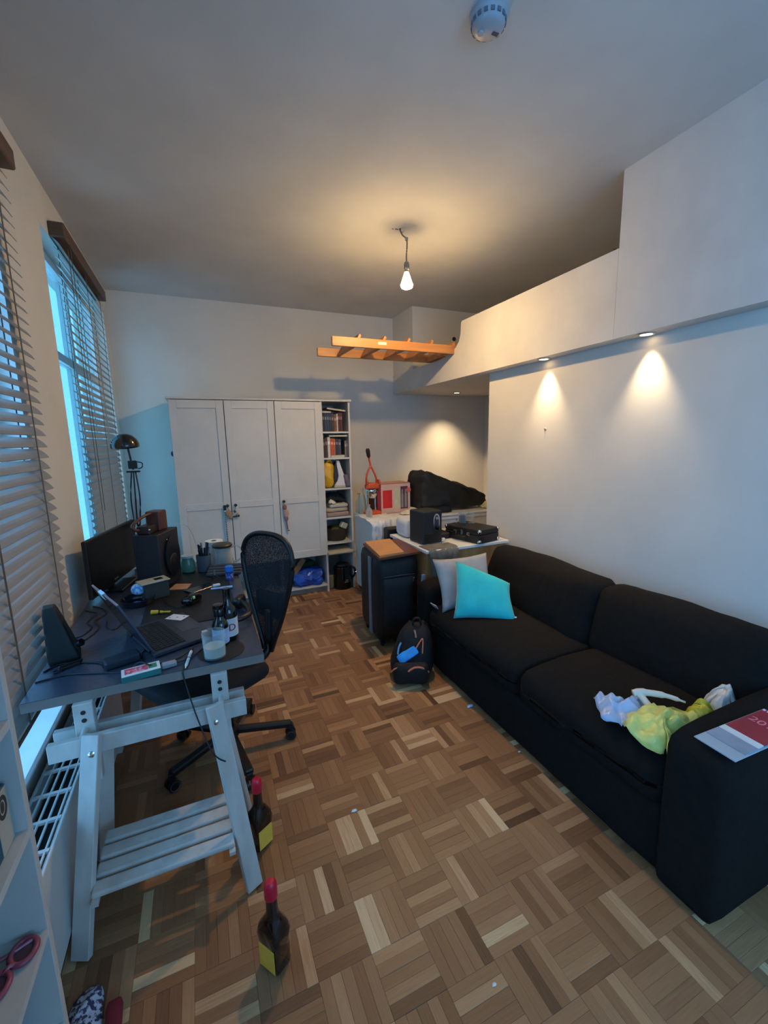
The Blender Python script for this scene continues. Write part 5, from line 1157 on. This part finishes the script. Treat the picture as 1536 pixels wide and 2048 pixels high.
# ================================================================ white shelf unit at the left edge
t = Thing('bookcase', 'white open bookcase cut by the left edge of the photo', 'bookcase', (-.49, .55, 0))
M_sh = mat('shelf_white', (190, 186, 180), .5, .06, 6)
sx0, sx1, sy0, sy1 = -.612, -.361, .13, .95
t.part('side_panel', bx(NB(), ((sx0 + sx1) / 2, sy1 - .009, .81), (sx1 - sx0, .018, 1.62), None, .001), M_sh)
t.part('side_panel', bx(NB(), ((sx0 + sx1) / 2, sy0 + .009, .81), (sx1 - sx0, .018, 1.62), None, .001), M_sh)
t.part('back_board', bb(NB(), sx0, sx0 + .005, sy0 + .018, sy1 - .018, .02, 1.60), M_sh)
for z in (.06, .345, .585, .82, 1.055, 1.31, 1.612):
    t.part('shelf', bb(NB(), sx0 + .005, sx1 - .001, sy0 + .018, sy1 - .018, z - .018, z), M_sh)
t = Thing('teal_box', 'dark teal box with a cream printed label on the bookcase', 'box', (-.48, .80, .82))
t.part('carton', bx(NB(), (-.488, .80, .879), (.215, .245, .117), None, .002), mat('teal_card', (20, 74, 92), .5, .12, 10))
t.part('label', bx(NB(), (-.3797, .897, .879), (.001, .048, .112)), mat('label_cream', (178, 172, 156), .6))
t.part('emblem', lathe(NB(), [(.019, 0), (.019, .0008), (.012, .0008), (.012, 0)], (0, 0, 0), 22, T(-.3793, .897, .905) @ RY(PI / 2) @ Matrix.Diagonal((1.2, .9, 1, 1)), cap=False), mat('ink_dark', (58, 54, 50), .6))
t.part('emblem_mark', ball(NB(), (-.3795, .897, .905), (.0015, .008, .012), None, 2), mat('ink_dark', (58, 54, 50), .6))
t = Thing('pink_sunglasses', 'dusty pink sunglasses lying on the bookcase', 'sunglasses', (-.40, .87, .585))
M_pg = mat('pink_frame', (146, 66, 82), .35, .08)
for c in ((-.388, .895), (-.415, .845)):
    t.part('lens_rim', tube(NB(), [(c[0] + .020 * math.cos(a), c[1] + .024 * math.sin(a), .592) for a in [2 * PI * k / 14 for k in range(14)]], .0055, 6, 2, closed=True), M_pg, smooth=True)
    t.part('lens', lathe(NB(), [(.018, 0), (.018, .002), (0, .003)], (c[0], c[1], .590), 18), mat('lens_dark', (74, 48, 60), .15), smooth='auto')
t.part('bridge', tube(NB(), [(-.395, .874, .594), (-.402, .870, .598), (-.408, .866, .594)], .004, 6), M_pg)
for c in ((-.375, .915), (-.430, .825)): t.part('temple', tube(NB(), [(c[0], c[1], .592), (c[0] - .05, c[1] - .02, .592), (c[0] - .12, c[1] - .03, .590)], .004, 6), M_pg)
single('olive_pouch', softbox(NB(), (.14, .20, .10), .04, 8, (0, 0, .01), .012, 14, 3, T(-.51, .79, .637)), mat('olive_pouch', (126, 120, 54), .6, .2, 20), 'olive yellow pouch behind the pink sunglasses', 'pouch', (-.51, .79, .586), smooth=True)
single('dark_case', bx(NB(), (-.50, .70, .43), (.19, .38, .165), None, .012), mat('case_dark', (26, 24, 34), .7), 'dark case on the lower bookcase shelf', 'case', (-.50, .70, .346))
single('book_block', bx(NB(), (-.50, .60, .15), (.19, .5, .175), None, .006), mat('dark_brown_box', (44, 34, 34), .7), 'dark brown box on the bottom bookcase shelf', 'box', (-.5, .6, .061))
single('paper_stack', bx(NB(), (-.49, .78, 1.075), (.20, .26, .036), None, .003), mat('paper_stack', (170, 160, 140), .7, .15, 40, stretch=(1, 1, 20)), 'stack of papers on the upper bookcase shelf', 'papers', (-.49, .78, 1.056))

# patterned cloth and red thing at the bottom left corner
single('patterned_cloth', blob(NB(), [(-.46, 1.17), (-.44, 1.235), (-.385, 1.24), (-.372, 1.17), (-.36, 1.08), (-.42, 1.06), (-.46, 1.10)], .003, .022, .008, 24, seed=4), pattern('leaf_print', (196, 200, 214), (62, 62, 92), 'noise', 75, t=.5, soft=.03), 'blue and white patterned cloth on the floor by the bookcase', 'cloth', (-.42, 1.15, .001), smooth=True, solid=.003)
single('red_slipper', softbox(NB(), (.04, .16, .03), .013, 8, (0, 0, .004), .003, 14, 1, T(-.335, 1.10, .0165) @ RZ(.1)), mat('red_felt', (128, 34, 44), .8), 'dull red slipper on the floor at the bottom left corner', 'slipper', (-.315, 1.075, .001), smooth=True)

# sauce bottles on the floor
M_sauce = mat('sauce_bottle', (28, 16, 14), .12, .2, 20, coat=.6); M_cap = mat('red_cap', (206, 26, 52), .35, .06); M_lab = mat('yellow_label', (252, 196, 74), .5, .08, 30)
def sauce(x, y, rz, label):
    t = Thing('sauce_bottle', label, 'bottle', (x, y, 0), 'red-capped sauce bottles on the floor')
    M = T(x, y, 0) @ RZ(rz); b = NB(); R = []
    def ring(w, d, z, e=3.0, n=28):
        out = []
        for k in range(n):
            a = 2 * PI * k / n + PI / n; ca, sa = math.cos(a), math.sin(a); q = (abs(ca) ** e + abs(sa) ** e) ** (-1 / e)
            out.append(b.verts.new(M @ Vector((w * q * ca, d * q * sa, z))))
        return out
    for w_, d_, z, e in ((.034, .027, .001, 5), (.038, .031, .006, 6), (.039, .032, .092, 6), (.043, .036, .118, 5), (.041, .034, .140, 3.5), (.026, .023, .165, 2.2), (.0175, .0175, .182, 2), (.016, .016, .250, 2)):
        R.append(ring(w_, d_, z, e))
    for A, B in zip(R, R[1:]):
        for k in range(28): b.faces.new((A[k], A[(k + 1) % 28], B[(k + 1) % 28], B[k]))
    b.faces.new(R[0][::-1]); b.faces.new(R[-1])
    t.part('bottle', b, M_sauce, smooth='auto')
    t.part('cap', lathe(NB(), [(.0185, 0), (.0195, .004), (.0192, .034), (.0175, .047), (.011, .054), (0, .055)], (x, y, .234), 20), M_cap, smooth='auto')
    t.part('yellow_label', bx(NB(), (0, -.0326, .050), (.062, .0014, .080), M, .0004), M_lab, label='plain yellow label')
    t.part('yellow_label', bx(NB(), (0, .0326, .050), (.062, .0014, .080), M, .0004), M_lab)
    return t
sauce(.088, 1.098, -.95, 'red-capped sauce bottle nearest the camera on the parquet')
sauce(.100, 1.512, .55, 'red-capped sauce bottle beside the trestle foot')

# litter on the floor
for (x, y, s, lab, c) in ((.48, 1.498, .013, 'white scrap on the parquet in the middle of the floor', (235, 235, 232)), (1.335, 1.885, .022, 'pale blue paper scrap at the foot of the sofa', (176, 200, 232)), (.651, .78, .008, 'tiny white crumb on the parquet near the camera', (225, 220, 210)), (1.345, 1.475, .008, 'small white scrap by the sofa, nearer than the blue scrap', (206, 216, 224))):
    single('paper_scrap', blob(NB(), [(x - s, y - s * .3), (x, y - s * .6), (x + s, y - s * .2), (x + s * .8, y + s * .5), (x - s * .4, y + s * .5)], .0015, s * .35, s * .2, 60, 4, 20, 1), mat('scrap_%d' % c[0], c, .7), lab, 'scrap', (x, y, .0005), None, True, .0006)

t = Thing('wall_nail', 'small nail with a chipped patch on the partition wall above the sofa', 'nail', (2.257, 2.34, 1.60))
t.part('chip', ball(NB(), (2.2595, 2.34, 1.60), (.002, .011, .012), None, 2), mat('chip_pink', (196, 170, 160), .9), smooth=True)
t.part('nail', cyl(NB(), (2.262, 2.34, 1.604), (2.247, 2.34, 1.604), .0025, None, 8), M_steel)
